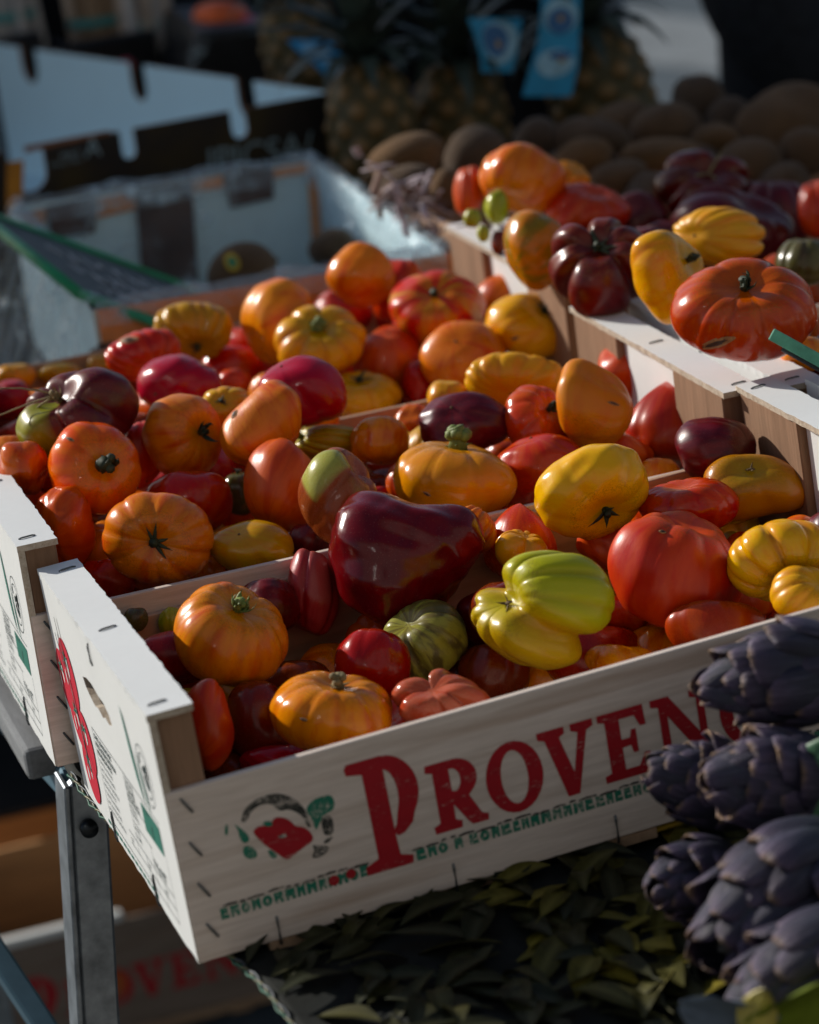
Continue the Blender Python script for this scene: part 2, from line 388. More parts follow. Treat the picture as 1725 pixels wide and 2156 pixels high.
for j in range(NY+1):
    y = -.80 + .86*j/NY
    for i in range(NX+1):
        x = edge_x(y) + (1.5-edge_x(y))*(i/NX)**1.6
        z = cz(x, y) - (.004 if i == 0 else 0)
        V.append((x-CO.x, y-CO.y, z-CO.z))
for j in range(NY):
    for i in range(NX):
        k = j*(NX+1)+i; F.append((k, k+1, k+NX+2, k+NX+1))
o = mesh_obj('cloth', V, F, M_cloth, cloth, True)
M_th = [simple_mat('green_thread', (.010, .09, .055), .6, .4, 300), simple_mat('yellow_thread', (.10, .09, .03), .5, .4, 300), simple_mat('blue_grey_thread', (.04, .055, .07), .5, .4, 300)]
for k in range(3):
    pts = []
    for j in range(170):
        y = -.78 + .80*j/169; ph = j*1.25 + k*2.1
        pts.append((edge_x(y)-CO.x + .0009*math.cos(ph) - .001+.0012*(k-1), y-CO.y, cz(edge_x(y), y)-CO.z + .0009*math.sin(ph)+.001))
    MB().tube(pts, .0008, 5).obj('edge_thread', M_th[k], cloth, True)
def leaf_mesh(name, mtl, L, Wd, curl, fold):
    V = []; F = []; n = 9
    for i in range(n+1):
        t = i/n; wd = Wd*math.sin(math.pi*min(1, t*.98+.01))**.8*(1-.35*t)
        zc = curl*math.sin(t*math.pi*.9) ; yy = (t-.5)*L
        for s, k in ((-1, 0), (-.55, 1), (0, 2), (.55, 3), (1, 4)):
            V.append((s*wd, yy+.04*L*math.sin(t*4), zc+fold*abs(s)*wd-.0003*(k == 2)))
    for i in range(n):
        for k in range(4): F.append((i*5+k, i*5+k+1, i*5+k+6, i*5+k+5))
    nv = len(V); V += [(a, b, c-.0005) for a, b, c in V]; F += [tuple(nv+q for q in f[::-1]) for f in F]
    k0 = len(V)
    for (yy, zz) in ((-.5*L, 0), (-.60*L, -.001), (-.68*L, -.002)):
        V += [(-.0006, yy, zz-.0003), (.0006, yy, zz-.0003), (0, yy, zz+.0007)]
    for i in (0, 1):
        for j in range(3): F.append((k0+i*3+j, k0+i*3+(j+1) % 3, k0+i*3+3+(j+1) % 3, k0+i*3+3+j))
    return new_mesh(name, V, F, mtl, True)
lm = []
for i in range(18):
    lm.append(leaf_mesh('leaf', M_leafs[i % 6], rng.uniform(.034, .056), rng.uniform(.0075, .0115), rng.uniform(.002, .007), rng.uniform(.05, .4)))
for i in range(300):
    for _ in range(30):
        x = rng.uniform(.04, .40); y = rng.uniform(-.60, -.27)
        if x > edge_x(y)+.02: break
    px = at = None
    b = rng.random()
    # paler leaves gather towards the right; dark ones in front stand in for shade
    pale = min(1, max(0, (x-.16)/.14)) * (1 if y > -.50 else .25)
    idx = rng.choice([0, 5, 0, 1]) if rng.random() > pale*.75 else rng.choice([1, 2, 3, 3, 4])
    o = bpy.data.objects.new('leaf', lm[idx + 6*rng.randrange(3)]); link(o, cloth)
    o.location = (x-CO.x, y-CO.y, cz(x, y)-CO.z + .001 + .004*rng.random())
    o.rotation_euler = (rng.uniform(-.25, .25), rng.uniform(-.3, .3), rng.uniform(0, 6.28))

# ------------------------------------------------------------------ tomato crates
CL, CW, CHe, CHs, CRW = .5184, .300, .1543, .1056, .0266
def gl_P(w_, h):
    o = [(.06, 0), (.80, 0), (.80, .075), (.60, .115), (.575, .29)]
    tail = arc(.66, .355, .08, .07, 200, 340, 5)
    bowl = arc(.55, .65, .45, .35, -42, 90, 10)
    return [[(.06*1, 0), (.74, 0), (.76, .07), (.58, .105), (.56, .30)] + [(.60, .272), (.70, .285), (.84, .36)] + arc(.50, .66, .50, .34, -38, 88, 12) + [(.04, 1.0), (.0, .96), (.02, .905), (.24, .88), (.26, .12), (.06, .075)],
            [(.56, .335), (.60, .375)] + arc(.50, .65, .20, .235, -40, 75, 8) + [(.545, .885)]]
def gl_R(w_, h):
    return [[(0, 0), (.50, 0), (.52, .10), (.40, .14), (.41, .36), (.62, .08), (.70, 0), (1.0, 0), (1.02, .09), (.90, .13), (.72, .43)] + arc(.50, .70, .42, .30, -38, 88, 10) + [(0, 1.0), (-.02, .90), (.11, .87), (.11, .14), (-.02, .10)],
            [(.42, .55)] + arc(.46, .70, .15, .17, -75, 78, 7) + [(.42, .87)]]
def gl_O(w_, h):
    return [arc(.5, .5, .5, .53, 0, 350, 26), arc(.5, .5, .235, .40, 0, 350, 24)]
def gl_V(w_, h):
    return [[(.38, -.03), (.60, -.03), (.90, .86), (1.03, .90), (1.03, 1.0), (.60, 1.0), (.60, .90), (.73, .86), (.56, .30), (.37, .86), (.48, .90), (.48, 1.0), (-.04, 1.0), (-.04, .90), (.09, .86)]]
def gl_E(w_, h):
    return [[(0, 0), (.93, 0), (1.0, .30), (.88, .31), (.74, .13), (.44, .13), (.44, .45), (.62, .46), (.66, .34), (.76, .34), (.76, .68), (.66, .68), (.62, .57), (.44, .57), (.44, .87), (.76, .87), (.86, .70), (.98, .70), (.96, 1.0), (0, 1.0), (0, .90), (.14, .87), (.14, .13), (0, .10)]]
def gl_N(w_, h):
    return [[(0, 0), (.36, 0), (.36, .10), (.25, .13), (.25, .72), (.78, -.03), (.90, -.03), (.90, .87), (1.02, .90), (1.02, 1.0), (.66, 1.0), (.66, .90), (.77, .87), (.77, .36), (.30, 1.0), (-.02, 1.0), (-.02, .90), (.11, .87), (.11, .13), (0, .10)]]
def gl_C(w_, h):
    return [arc(.5, .5, .5, .53, 50, 315, 20) + [(.80, .22), (.72, .25)] + arc(.52, .5, .27, .40, 300, 60, 14) + [(.74, .70), (.84, .68), (.90, .98), (.80, .98)]]
GLY = dict(P=gl_P, R=gl_R, O=gl_O, V=gl_V, E=gl_E, N=gl_N, C=gl_C)
def lettering(word, parent, mtl, M, small=False):
    """word: list of (letter, x, z, w, h) in board coordinates; M maps (x, z, out)"""
    for ch, x, z, wd, h in word:
        V, F = flat_shape(GLY[ch](wd, h))
        o = mesh_obj('letter', [M @ Vector((x+v.x*wd, z+v.y*h, .0004)) for v in V], F, mtl, parent)
PROV = [('P', .1035, .0228, .0415, .0700), ('R', .1505, .0355, .0325, .0430), ('O', .1850, .0357, .0352, .0420),
        ('V', .2208, .0362, .0325, .0425), ('E', .2572, .0357, .0300, .0430), ('N', .2915, .0357, .0365, .0430),
        ('C', .3330, .0357, .0330, .0430), ('E', .3705, .0357, .0300, .0430)]
FM = Matrix(((1, 0, 0, 0), (0, 0, -1, 0), (0, 1, 0, 0), (0, 0, 0, 1)))          # board frame: x, z up, out = -y
def blob(cx, cy, rx, ry, rnd, n=14, j=.25):
    return [(cx+rx*(1+rnd.uniform(-j, j))*math.cos(6.283*i/n), cy+ry*(1+rnd.uniform(-j, j))*math.sin(6.283*i/n)) for i in range(n)]
def put(shapes, M, mtl, name, parent, off=.0003):
    V = []; F = []
    for sh in shapes:
        v, f = flat_shape(sh); k = len(V)
        V += [M @ Vector((q.x, q.y, off)) for q in v]; F += [[i+k for i in p] for p in f]
    return mesh_obj(name, V, F, mtl, parent)
def front_print(board, z0):
    rn = random.Random(3)
    M = Matrix.Translation((0, 0, z0)) @ FM
    lettering(PROV, board, I_red, M)
    E = {'RED': [(0.0451, 0.0694), (0.0481, 0.0716), (0.0518, 0.0713), (0.0562, 0.0703), (0.0583, 0.0736), (0.0613, 0.0739), (0.0655, 0.0719), (0.0683, 0.0686), (0.0699, 0.0654), (0.0745, 0.0636), (0.0776, 0.0599), (0.079, 0.0559), (0.0779, 0.0534), (0.073, 0.0517), (0.0673, 0.0491), (0.0619, 0.0467), (0.0596, 0.0487), (0.056, 0.0534), (0.0516, 0.0583), (0.0481, 0.0637)], 'ARCH': [(0.0399, 0.0765), (0.0416, 0.0822), (0.0456, 0.0857), (0.0513, 0.0883), (0.0611, 0.0887), (0.0667, 0.0864), (0.0726, 0.0819), (0.0767, 0.0755), (0.0787, 0.0678), (0.0788, 0.0615), (0.0767, 0.0633), (0.0756, 0.0696), (0.0719, 0.0739), (0.0679, 0.0766), (0.0641, 0.0766), (0.0615, 0.0786), (0.0586, 0.083), (0.0527, 0.084), (0.0471, 0.0821), (0.043, 0.0763)], 'WING': [(0.0775, 0.0737), (0.0824, 0.0778), (0.0879, 0.0785), (0.0938, 0.0779), (0.0952, 0.0731), (0.0936, 0.0685), (0.0881, 0.0674), (0.0854, 0.065), (0.0811, 0.0584), (0.0807, 0.0641), (0.0798, 0.0675)], 'L1': [(0.0308, 0.0785), (0.0324, 0.0776), (0.0309, 0.0714), (0.0293, 0.0726)], 'L2': [(0.0358, 0.0773), (0.0388, 0.0737), (0.0423, 0.0687), (0.0427, 0.0646), (0.0391, 0.0637), (0.0373, 0.0678), (0.0374, 0.0725)], 'L3': [(0.0381, 0.0621), (0.0418, 0.0621), (0.0454, 0.0574), (0.0451, 0.0536), (0.0409, 0.0533), (0.0374, 0.0567)], 'L4': [(0.0513, 0.0564), (0.0547, 0.0546), (0.0568, 0.05), (0.053, 0.0499)], 'CAL': [(0.0517, 0.0725), (0.0538, 0.0738), (0.0572, 0.072), (0.0571, 0.0697), (0.0538, 0.0699)], 'H1': [(0.0855, 0.0658), (0.0903, 0.0667), (0.0924, 0.0621), (0.0909, 0.0538), (0.0857, 0.0546), (0.0851, 0.0595)], 'H2': [(0.0853, 0.0523), (0.0908, 0.0531), (0.0879, 0.0499), (0.0841, 0.0499)], 'H3': [(0.0776, 0.0515), (0.081, 0.0497), (0.0868, 0.0479), (0.0862, 0.0449), (0.0812, 0.0424), (0.0753, 0.0435), (0.0783, 0.0473)], 'MID': [(0.0592, 0.0627), (0.0623, 0.063), (0.0651, 0.0617), (0.0618, 0.0603), (0.059, 0.0616)]}
    def smooth(P):
        Q = []; n = len(P)
        for i in range(n):
            a, b = P[i], P[(i+1) % n]; Q += [(a[0]*.75+b[0]*.25, a[1]*.75+b[1]*.25), (a[0]*.25+b[0]*.75, a[1]*.25+b[1]*.75)]
        return Q
    put([[smooth(E['ARCH'])]], M, I_black, 'emblem_arch', board, .0002)
    put([[smooth(E['RED'])]], M, I_red, 'emblem_tomato', board, .0005)
    put([[smooth(E['MID'])]], M, I_black, 'emblem_mark', board, .0007)
    for k_ in ('WING', 'L1', 'L2', 'L3', 'L4'): put([[smooth(E[k_])]], M, I_green, 'emblem_leaf', board, .0003)
    put([[smooth(E['CAL'])]], M, I_green, 'emblem_calyx', board, .0007)
    for k_ in ('H1', 'H2', 'H3'): put([[smooth(E[k_])]], M, I_black, 'emblem_hatching', board, .00035)
    # small green capitals along the foot, a thin black script line above them
    G = []; x = .0180
    while x < .440:
        wd = rn.uniform(.0042, .0062)
        if not (.1040 < x < .1330) and rn.random() > .03:
            k = rn.randrange(4); y0 = .0218 + (.0006 if x < .1 else .0012)
            h = .0068
            if k == 0: G.append([[(x, y0), (x+wd*.36, y0), (x+wd*.36, y0+h*.3), (x+wd*.64, y0+h*.3), (x+wd*.64, y0), (x+wd, y0), (x+wd, y0+h), (x, y0+h)]])
            elif k == 1: G.append([arc(x+wd/2, y0+h/2, wd/2, h/2, 0, 340, 12), arc(x+wd/2, y0+h/2, wd*.12, h*.17, 0, 340, 9)])
            elif k == 2: G.append([[(x, y0), (x+wd, y0), (x+wd, y0+h*.34), (x+wd*.4, y0+h*.34), (x+wd*.4, y0+h*.48), (x+wd*.9, y0+h*.48), (x+wd*.9, y0+h), (x, y0+h)]])
            else: G.append([[(x, y0), (x+wd*.3, y0), (x+wd*.5, y0+h*.55), (x+wd*.7, y0), (x+wd, y0), (x+wd, y0+h), (x+wd*.7, y0+h), (x+wd*.5, y0+h*.85), (x+wd*.3, y0+h), (x, y0+h)]])
        x += wd + .0012 + (.003 if rn.random() < .08 else 0)
    tag(put(G, M, I_green, 'small_print', board), kind='stuff')
    D = []
    x = .020
    while x < .440:
        wd = rn.uniform(.003, .012); y = .0300 + .0006*math.sin(x*170)
        if not (.1040 < x < .1300): D.append([[(x, y), (x+wd, y+.0002), (x+wd, y+.0013), (x+wd*.4, y+.0017), (x, y+.0010)]])
        x += wd + rn.uniform(.0004, .0025)
    tag(put(D, M, I_black, 'script_line', board, .00045), kind='stuff')
    put([[arc(.0860, .0262, .0032, .0032, 0, 345, 16)], [arc(.0965, .0272, .0030, .0030, 0, 345, 16)]], M, I_red, 'red_dot', board, .0006)
PMX = Matrix(((0, 0, -1, 0), (-1, 0, 0, 0), (0, 1, 0, 0), (0, 0, 0, 1)))         # panel frame: u = -y, v = z, out = -x
def panel_print(panel, z0):
    rn = random.Random(8)
    M = Matrix.Translation((0, 0, z0)) @ PMX
    U = lambda pts: [(-a, b) for a, b in pts]
    def ell(y, z, ry, rz, tilt=0):
        return [(-(y+ry*math.cos(q)*math.cos(tilt)-rz*math.sin(q)*math.sin(tilt)), z+ry*math.cos(q)*math.sin(tilt)+rz*math.sin(q)*math.cos(tilt)) for q in [6.283*i/26 for i in range(26)]]
    toms = [(.284, .083, .017, .021), (.259, .094, .021, .025), (.262, .060, .022, .020), (.244, .052, .020, .022), (.253, .028, .019, .021)]
    put([[ell(*t)] for t in toms[:1]], M, I_redw, 'truss_tomato', panel, .0003)
    put([[ell(*t)] for t in toms[1:2]], M, I_redw, 'truss_tomato', panel, .0005)
    put([[ell(*t)] for t in toms[2:3]], M, I_redw, 'truss_tomato', panel, .0004)
    put([[ell(*t)] for t in toms[3:4]], M, I_redw, 'truss_tomato', panel, .0006)
    put([[ell(*t)] for t in toms[4:5]], M, I_redw, 'truss_tomato', panel, .0007)
    wh = []
    for (y, z, ry, rz) in toms:
        wh += [[blob(-(y-.004), z+rz*.25, .0022, .0070, rn, 9)], [blob(-(y+.008), z-rz*.15, .0017, .0050, rn, 9)]]
    put(wh, M, I_white, 'truss_highlight', panel, .0009)
    gr = []
    for (y, z, ry, rz) in toms:
        for k in range(6):
            a = k*1.05+rn.random(); c, s = math.cos(a), math.sin(a); l = .0080
            gr.append([[(-(y)+s*.0015, z+rz*.45-c*.0015), (-(y)+c*l, z+rz*.45+s*l), (-(y)-s*.0015, z+rz*.45+c*.0015)]])
    put(gr, M, I_greenw, 'truss_calyx', panel, .0010)
    st = [[(-.266, .132), (-.264, .132), (-.258, .10), (-.252, .06), (-.248, .03), (-.2505, .03), (-.2545, .06), (-.2605, .10)],
          [(-.276, .118), (-.274, .119), (-.266, .098), (-.268, .097)]]
    put([[s] for s in st], M, I_darkw, 'truss_stalk', panel, .0011)
    # tall dark green leaf print and round stamp
    put([[U([(.0885, .131), (.083, .125), (.074, .100), (.0685, .082), (.0640, .074), (.0700, .079), (.0770, .088), (.0830, .105)])],
         [U([(.066, .110), (.062, .100), (.0560, .083), (.0540, .072), (.0575, .078), (.0625, .090)])]], M, I_greenw, 'leaf_print', panel, .0004)
    ring = []
    for r in (.0175, .0130):
        ring.append([arc(-.048, .100, r, r*1.12, 0, 352, 30), arc(-.048, .100, r-.0007, r*1.12-.0007, 0, 352, 30)])
    ring += [[blob(-.048+rn.uniform(-.008, .008), .100+rn.uniform(-.008, .008), .0018, .0026, rn, 8, .5)] for _ in range(16)]
    put(ring, M, I_darkw, 'stamp', panel, .0003)
    # ruled table of particulars
    ln = []
    def hl(y0, y1, z, t=.0006): ln.append([[(-y0, z), (-y1, z), (-y1, z+t), (-y0, z+t)]])
    def vl(y, z0_, z1, t=.0005): ln.append([[(-y, z0_), (-y+t, z0_), (-y+t, z1), (-y, z1)]])
    hl(.213, .036, .0735); hl(.213, .036, .0100); hl(.150, .036, .0270); hl(.150, .036, .0185); hl(.128, .078, .0560); hl(.128, .078, .0420)
    vl(.213, .010, .0735); vl(.128, .0185, .0735); vl(.036, .010, .052); vl(.082, .010, .0420); vl(.062, .010, .0270); vl(.105, .010, .0270)
    put(ln, M, I_darkw, 'ruled_line', panel, .0002)
    put([[[(-.084, .0520), (-.039, .0520), (-.039, .0705), (-.084, .0705)]]], M, I_greenw, 'green_square', panel, .0003)
    def tx(body, y, z, size, mt=None, bold=0, off=.0004):
        V, F = text_shape(body, size, 0, bold)
        if V: mesh_obj('text', [M @ Vector((-y+v.x*.92, z+v.y, off)) for v in V], F, mt or I_darkw, panel)
    tx('1', .0645, .0545, .012, I_darkw, .0003, .0006); tx('CATEGORIE', .0815, .0668, .0034, I_darkw, 0, .0006)
    tx('ORIGINE', .126, .0680, .0062); tx('FRANCE', .126, .0625, .0066, None, .0001); tx('PROVENCE', .126, .0570, .0066, None, .0001)
    tx('PRODUIT', .126, .0510, .0050); tx('TOMATES', .126, .0465, .0050); tx('VARIETE', .126, .0372, .0046); tx('CALIBRE', .126, .0318, .0046)
    tx('9 Kg NET', .0800, .0300, .0085, None, .0001); tx('LOT', .148, .0208, .0048); tx('EXP', .103, .0208, .0048); tx('NET', .0600, .0208, .0048)
    body = ['GAEC LES MARAICHERS', 'PRODUCTEUR EXPEDITEUR', 'PROVENCE FRANCE', 'TOMATES ANCIENNES']
    for i in range(10): tx(body[i % 4], .209, .0680-.0055*i, .0048 if i < 3 else .0040, None, .0002 if i < 3 else 0)
    dash = []
    for i in range(13): dash.append([[(-.225+.0105*i, .0040), (-.2175+.0105*i, .0040), (-.2175+.0105*i, .0064), (-.225+.0105*i, .0064)]])
    put(dash, M, I_greenw, 'green_dash', panel, .0003)
staple_me = None
def staple(parent, P, d, out, L=.010, r=.0006):
    d = Vector(d).normalized(); out = Vector(out).normalized(); P = Vector(P)
    h = .0008
    MB().tube([P-d*L/2-out*.001, P-d*L/2+out*h*.4, P-d*L/3+out*h, P+d*L/3+out*h, P+d*L/2+out*h*.4, P+d*L/2-out*.001], r, 5).obj('staple', M_metal, parent, True)
def make_crate(M, label, printed=0, tall_slat=.008, front_h=CHs, group='wooden tomato crates'):
    """local axes: x along the front, y to the back, z = 0 at the top of the end rails"""
    rn = random.Random(int(abs(M.translation.x*1000)+abs(M.translation.y*777)))
    root = empty('tomato_crate', M=M); tag(root, label, 'crate', group)
    t = .0045
    for side in (0, 1):
        x0 = 0 if side == 0 else CL
        sx = 1 if side == 0 else -1
        # end panel with its torn hand hole
        hole = [(.205, .1105), (.192, .1140), (.176, .1150), (.160, .1125), (.146, .1125), (.134, .1085), (.1305, .1030), (.140, .1000), (.150, .1015), (.158, .0985), (.170, .1010), (.180, .0990), (.192, .1020), (.200, .1050)]
        jag = []
        z = 0
        for i in range(31):                                     # rough sawn lower edge
            jag.append((.0006 + (CW-.0012)*i/30, rn.uniform(-.0012, .0012)))
        V, F = flat_shape([jag + [(CW-.0006, CHe-.0042), (.0006, CHe-.0042)], hole], t)
        pm = mesh_obj('end_panel', [(x0+sx*(t/2)+v.z, v.x, v.y-CHe) for v in V], F, [M_white, M_edge], root)
        bm = bmesh.new(); bm.from_mesh(pm.data); bmesh.ops.recalc_face_normals(bm, faces=list(bm.faces)); bm.to_mesh(pm.data); bm.free()
        for p in pm.data.polygons:
            if abs(p.normal.x) < .5: p.material_index = 1
        a, b = sorted((x0-sx*.0004, x0+sx*CRW))
        lo_ = [(a+rn.gauss(0, .00022), -.0006+(CW+.0012)*i/60) for i in range(61)]; hi_ = [(b+rn.gauss(0, .0003), -.0006+(CW+.0012)*i/60) for i in range(61)]
        V, F = flat_shape([lo_ + hi_[::-1]], .0042)
        er = mesh_obj('end_rail', [(v.x, v.y, v.z-.0021) for v in V], F, [M_white, M_edge], root)
        bm = bmesh.new(); bm.from_mesh(er.data); bmesh.ops.recalc_face_normals(bm, faces=list(bm.faces)); bm.to_mesh(er.data); bm.free()
        for p in er.data.polygons:
            if abs(p.normal.z) < .6 and not (p.normal.x*sx < -.7): p.material_index = 1
        a, b = sorted((x0+sx*(t+.0004), x0+sx*(CRW-.0008)))
        for (ya, yb) in ((.0052, .095), (CW-.095, CW-.0052)):
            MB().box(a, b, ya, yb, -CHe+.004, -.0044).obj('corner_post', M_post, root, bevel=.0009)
        a, b = sorted((x0+sx*(t+.0094), x0+sx*(t+.0154)))
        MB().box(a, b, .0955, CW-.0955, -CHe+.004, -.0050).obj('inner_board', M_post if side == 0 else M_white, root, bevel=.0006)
        for (px, py) in ((.35, .014), (.62, CW-.016), (.5, .155)):
            staple(er, (x0+sx*CRW*px, py, 0), (1, .15, 0), (0, 0, 1), .011)
        if side == 0:
            for y in (.205, .095): staple(pm, (0, y, -CHe+.008), (0, .06, 1), (-1, 0, 0), .020, .0008)
            staple(pm, (0, .155, -.013), (0, .05, 1), (-1, 0, 0), .014)
        if side == 0 and printed & 2: panel_print(pm, -CHe)
    # front post faces show above the lower front board
    for (y0, y1, nm) in ((.0, .0050, 'front'), (CW-.0050, CW, 'back')):
        for k in range(1):
            m = MB().box(.0008, CL-.0008, y0, y1, -CHe, -CHe+(front_h if nm == 'front' else CHs))
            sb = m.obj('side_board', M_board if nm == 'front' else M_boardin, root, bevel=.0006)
        if nm == 'front' and front_h == CHs:
            for z in (.096, .069, .0435, .018):
                for xx in (.0115, CL-.0115): staple(sb, (xx, y0, -CHe+z), (.55, 0, -1), (0, -1, 0), .0105, .0008)
            for xx in (.049, .157, .259, .36, .465): staple(sb, (xx, y0, -CHe+.006), (.02, 0, 1), (0, -1, 0), .017, .0008)
        if nm == 'front' and printed & 1: front_print(sb, -CHe)
    for k in range(5):
        y = .008+.059*k
        MB().box(.006, CL-.006, y, y+.050, -CHe-.0004, -CHe+.0030).obj('floor_slat', M_slat, root, bevel=.0005)
    for k, xx in enumerate((.042, .150, .252, .353, .458)):
        MB().box(xx, xx+.032, .0008+.002*(k % 2), CW-.001, -CHe-tall_slat, -CHe-.0008).obj('runner', M_slat, root, bevel=.0006)
    return root
def frame(loc, yaw=0, rx=0, ry=0):
    return Matrix.Translation(loc) @ Matrix.Rotation(yaw, 4, 'Z') @ (Matrix.Rotation(ry, 4, 'Y') @ Matrix.Rotation(rx, 4, 'X'))
MC1 = frame((.0132, -.3049, -.0156), .0118, -.0021, -.0395)
make_crate(MC1, 'front wooden crate printed PROVENCE in red, full of mixed tomatoes', 3, .0075)
make_crate(frame((0, 0, 0)), 'middle wooden crate with green printed white end, behind the PROVENCE front board', 3, .020)
make_crate(frame((.014, .3488, 0)), 'back wooden crate of tomatoes in front of the plastic lined tray', 2, .020, .072)
make_crate(frame((.5345, -.012, -.001)), 'wooden crate beside the rails under the huge red ribbed tomato', 0, .020)
make_crate(frame((.5440, -.3205, .004), 0, 0, 0), 'white topped wooden crate at the right picture edge beside the front crate', 0, .024)
make_crate(frame((.545, .335, -.002)), 'wooden crate under the dark purple tomatoes in front of the kiwis', 0, .020)

# ------------------------------------------------------------------ tomatoes
STY = {  # n lobes, depth, flat, dimple, bottom weight, irregular, noise, bend, point
 'smooth': (5, .02, .92, .10, .4, .3, .07, 0, 0), 'soft': (5, .045, .86, .12, .4, .5, .10, 0, 0),
 'rib': (9, .08, .80, .16, .45, .5, .06, 0, 0), 'rib5': (7, .045, .84, .15, .25, .5, .07, 0, 0),
 'ribflat': (10, .065, .76, .17, .22, .55, .05, 0, 0), 'flat': (8, .045, .62, .07, .4, .6, .06, 0, 0),
 'scallop': (8, .15, .68, .20, .6, .5, .05, 0, 0), 'wrinkle': (13, .10, .80, .16, .7, .6, .06, .25, 0),
 'kidney': (4, .04, .88, .10, .5, .6, .10, .38, 0), 'kidney2': (5, .05, .84, .14, .5, .6, .08, .45, 0),
 'lobed': (5, .24, .84, .26, .55, .8, .06, 0, 0), 'lobed2': (8, .13, .92, .16, .8, .6, .07, .15, 0),
 'lobed3': (6, .38, .90, .26, .85, .6, .05, 0, 0), 'fold': (4, .16, .92, .20, .8, .7, .08, .12, 0),
 'heart': (5, .040, .96, .17, .25, .7, .12, 0, .48), 'point': (6, .04, .90, .12, .3, .4, .06, 0, .42),
 'cluster': (6, .30, .78, .22, .9, .8, .06, .1, 0), 'beef': (7, .045, .80, .17, .35, .7, .09, .1, 0),
 'beefstar': (9, .085, .78, .21, .22, .9, .06, 0, 0)}
WIDS = {'lobed2': [1.3, .7, .6, .8, 1.4, .7, .6, .9], 'lobed3': [2.0, .95, .8, 1.0, 1.15, .8], 'lobed': [1.5, .8, .7, 1.6, .9]}
NU, NVR = 80, 44
def tomato_geo(style, seed, axis, hx, hy):
    n, d, flat, dim, bw, irr, nz, bend, point = STY[style]
    rg = np.random.default_rng(seed*7+3)
    u = np.linspace(0, 2*np.pi, NU, endpoint=False); v = np.linspace(0, np.pi, NVR+1)
    v = v - .16*np.sin(2*v)*0
    wdt = 1+irr*1.5*(rg.random(n)-.5)
    if style in WIDS: wdt = np.array(WIDS[style])
    bnd = np.concatenate([[0], np.cumsum(wdt)/wdt.sum()])*2*np.pi
    k = np.clip(np.searchsorted(bnd, u, side='right')-1, 0, n-1)
    s = 2*(u-bnd[k])/(bnd[k+1]-bnd[k])-1
    amp = ((1+irr*1.0*(rg.random(n)-.5))*(wdt/wdt.mean())**.7)[k]
    off = (irr*.30*(rg.random(n)-.5))[k]*d*3
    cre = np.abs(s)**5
    prof = -d*amp*np.abs(s)**3.4 + off*(1-s*s)**2
    prof = prof - .5*prof.mean()
    V_, U_ = np.meshgrid(v, u, indexing='ij')
    P = np.broadcast_to(prof, V_.shape)
    wv = np.where(V_ < 1.0, np.minimum(1, .5+V_*.5), 1-(1-bw)*np.clip((V_-1.0)/1.3, 0, 1)**.8)
    rad = np.sin(V_)**.88
    rad = rad*(1+P*wv)
    Z = flat*np.cos(V_)
    Z = Z + P*wv*.55*np.exp(-((V_-.72)/.5)**2)
    Z = Z - dim*1.25*np.exp(-(V_/.36)**2) + .05*np.exp(-((np.pi-V_)/.30)**2)
    if point:
        tt = np.clip((V_-1.5)/(np.pi-1.5), 0, 1); Z = Z - point*tt**2.2*.9; rad = rad*(1-.16*tt) + .07*np.sin(V_)*np.exp(-((V_-.8)/.5)**2)
    X = rad*np.cos(U_); Y = rad*np.sin(U_)
    if bend:
        X = X*(1+.35*bend); Y = Y + bend*(X*X-.4)*.8; Z = Z - bend*.25*(X*X-.4)
    Q = np.stack([X, Y, Z], -1)
    dsp = np.zeros_like(X)
    for _ in range(6):
        kv = rg.normal(size=3)*1.9; dsp = dsp + np.sin(Q @ kv + rg.random()*6.28)*rg.uniform(.3, 1)
    for _ in range(4):
        kv = rg.normal(size=3)*5.0; dsp = dsp + .22*np.sin(Q @ kv + rg.random()*6.28)
    Q = Q*(1+nz*.55*dsp[..., None])
    # orient
    ax = (CR*axis[0] + CU*axis[1] + CT*axis[2]).normalized()
    t = ax.cross(Vector((.3, .2, 1))); t.normalize(); b = ax.cross(t)
    roll = rg.random()*6.28
    if style == 'lobed3': roll = math.atan2(-CU.dot(b), -CU.dot(t)) - (bnd[0]+bnd[1])/2
    t2 = t*math.cos(roll)+b*math.sin(roll); b2 = ax.cross(t2)
    if bend:                                             # long side across the line of sight
        t2 = (CT.cross(ax)); t2 = (t2 if t2.length > .2 else CR.copy()).normalized(); t2 = (t2-ax*t2.dot(ax)).normalized(); b2 = ax.cross(t2)
    B = np.array([list(t2), list(b2), list(ax)])
    W_ = Q @ B
    if style == 'lobed2':                                # two great lobes grown together along a deep seam
        sn = np.array((CR*.60+CU*.76+CT*.25).normalized()); sv = W_ @ sn
        W_ = W_*(1-.30*np.exp(-((sv+.02)/.17)**2))[..., None] + (np.sign(sv)*np.minimum(np.abs(sv), .3)*.28)[..., None]*sn
    cr, cu, ct = np.array(CR), np.array(CU), np.array(CT)
    a, c, e = W_ @ cr, W_ @ cu, W_ @ ct
    a = a-(a.max()+a.min())/2; c = c-(c.max()+c.min())/2; e = e-(e.max()+e.min())/2
    fa, fc = hx/(a.max()), hy/(c.max())
    fe = (fa*fc)**.5
    W_ = (a*fa)[..., None]*cr + (c*fc)[..., None]*cu + (e*fe)[..., None]*ct
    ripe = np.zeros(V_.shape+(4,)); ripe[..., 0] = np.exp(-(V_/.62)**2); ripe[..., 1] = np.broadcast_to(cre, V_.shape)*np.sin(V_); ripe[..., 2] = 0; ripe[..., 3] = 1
    if style == 'lobed2': ripe[..., 2] = .72+.25*np.clip((sv-.05)/.35, 0, 1)
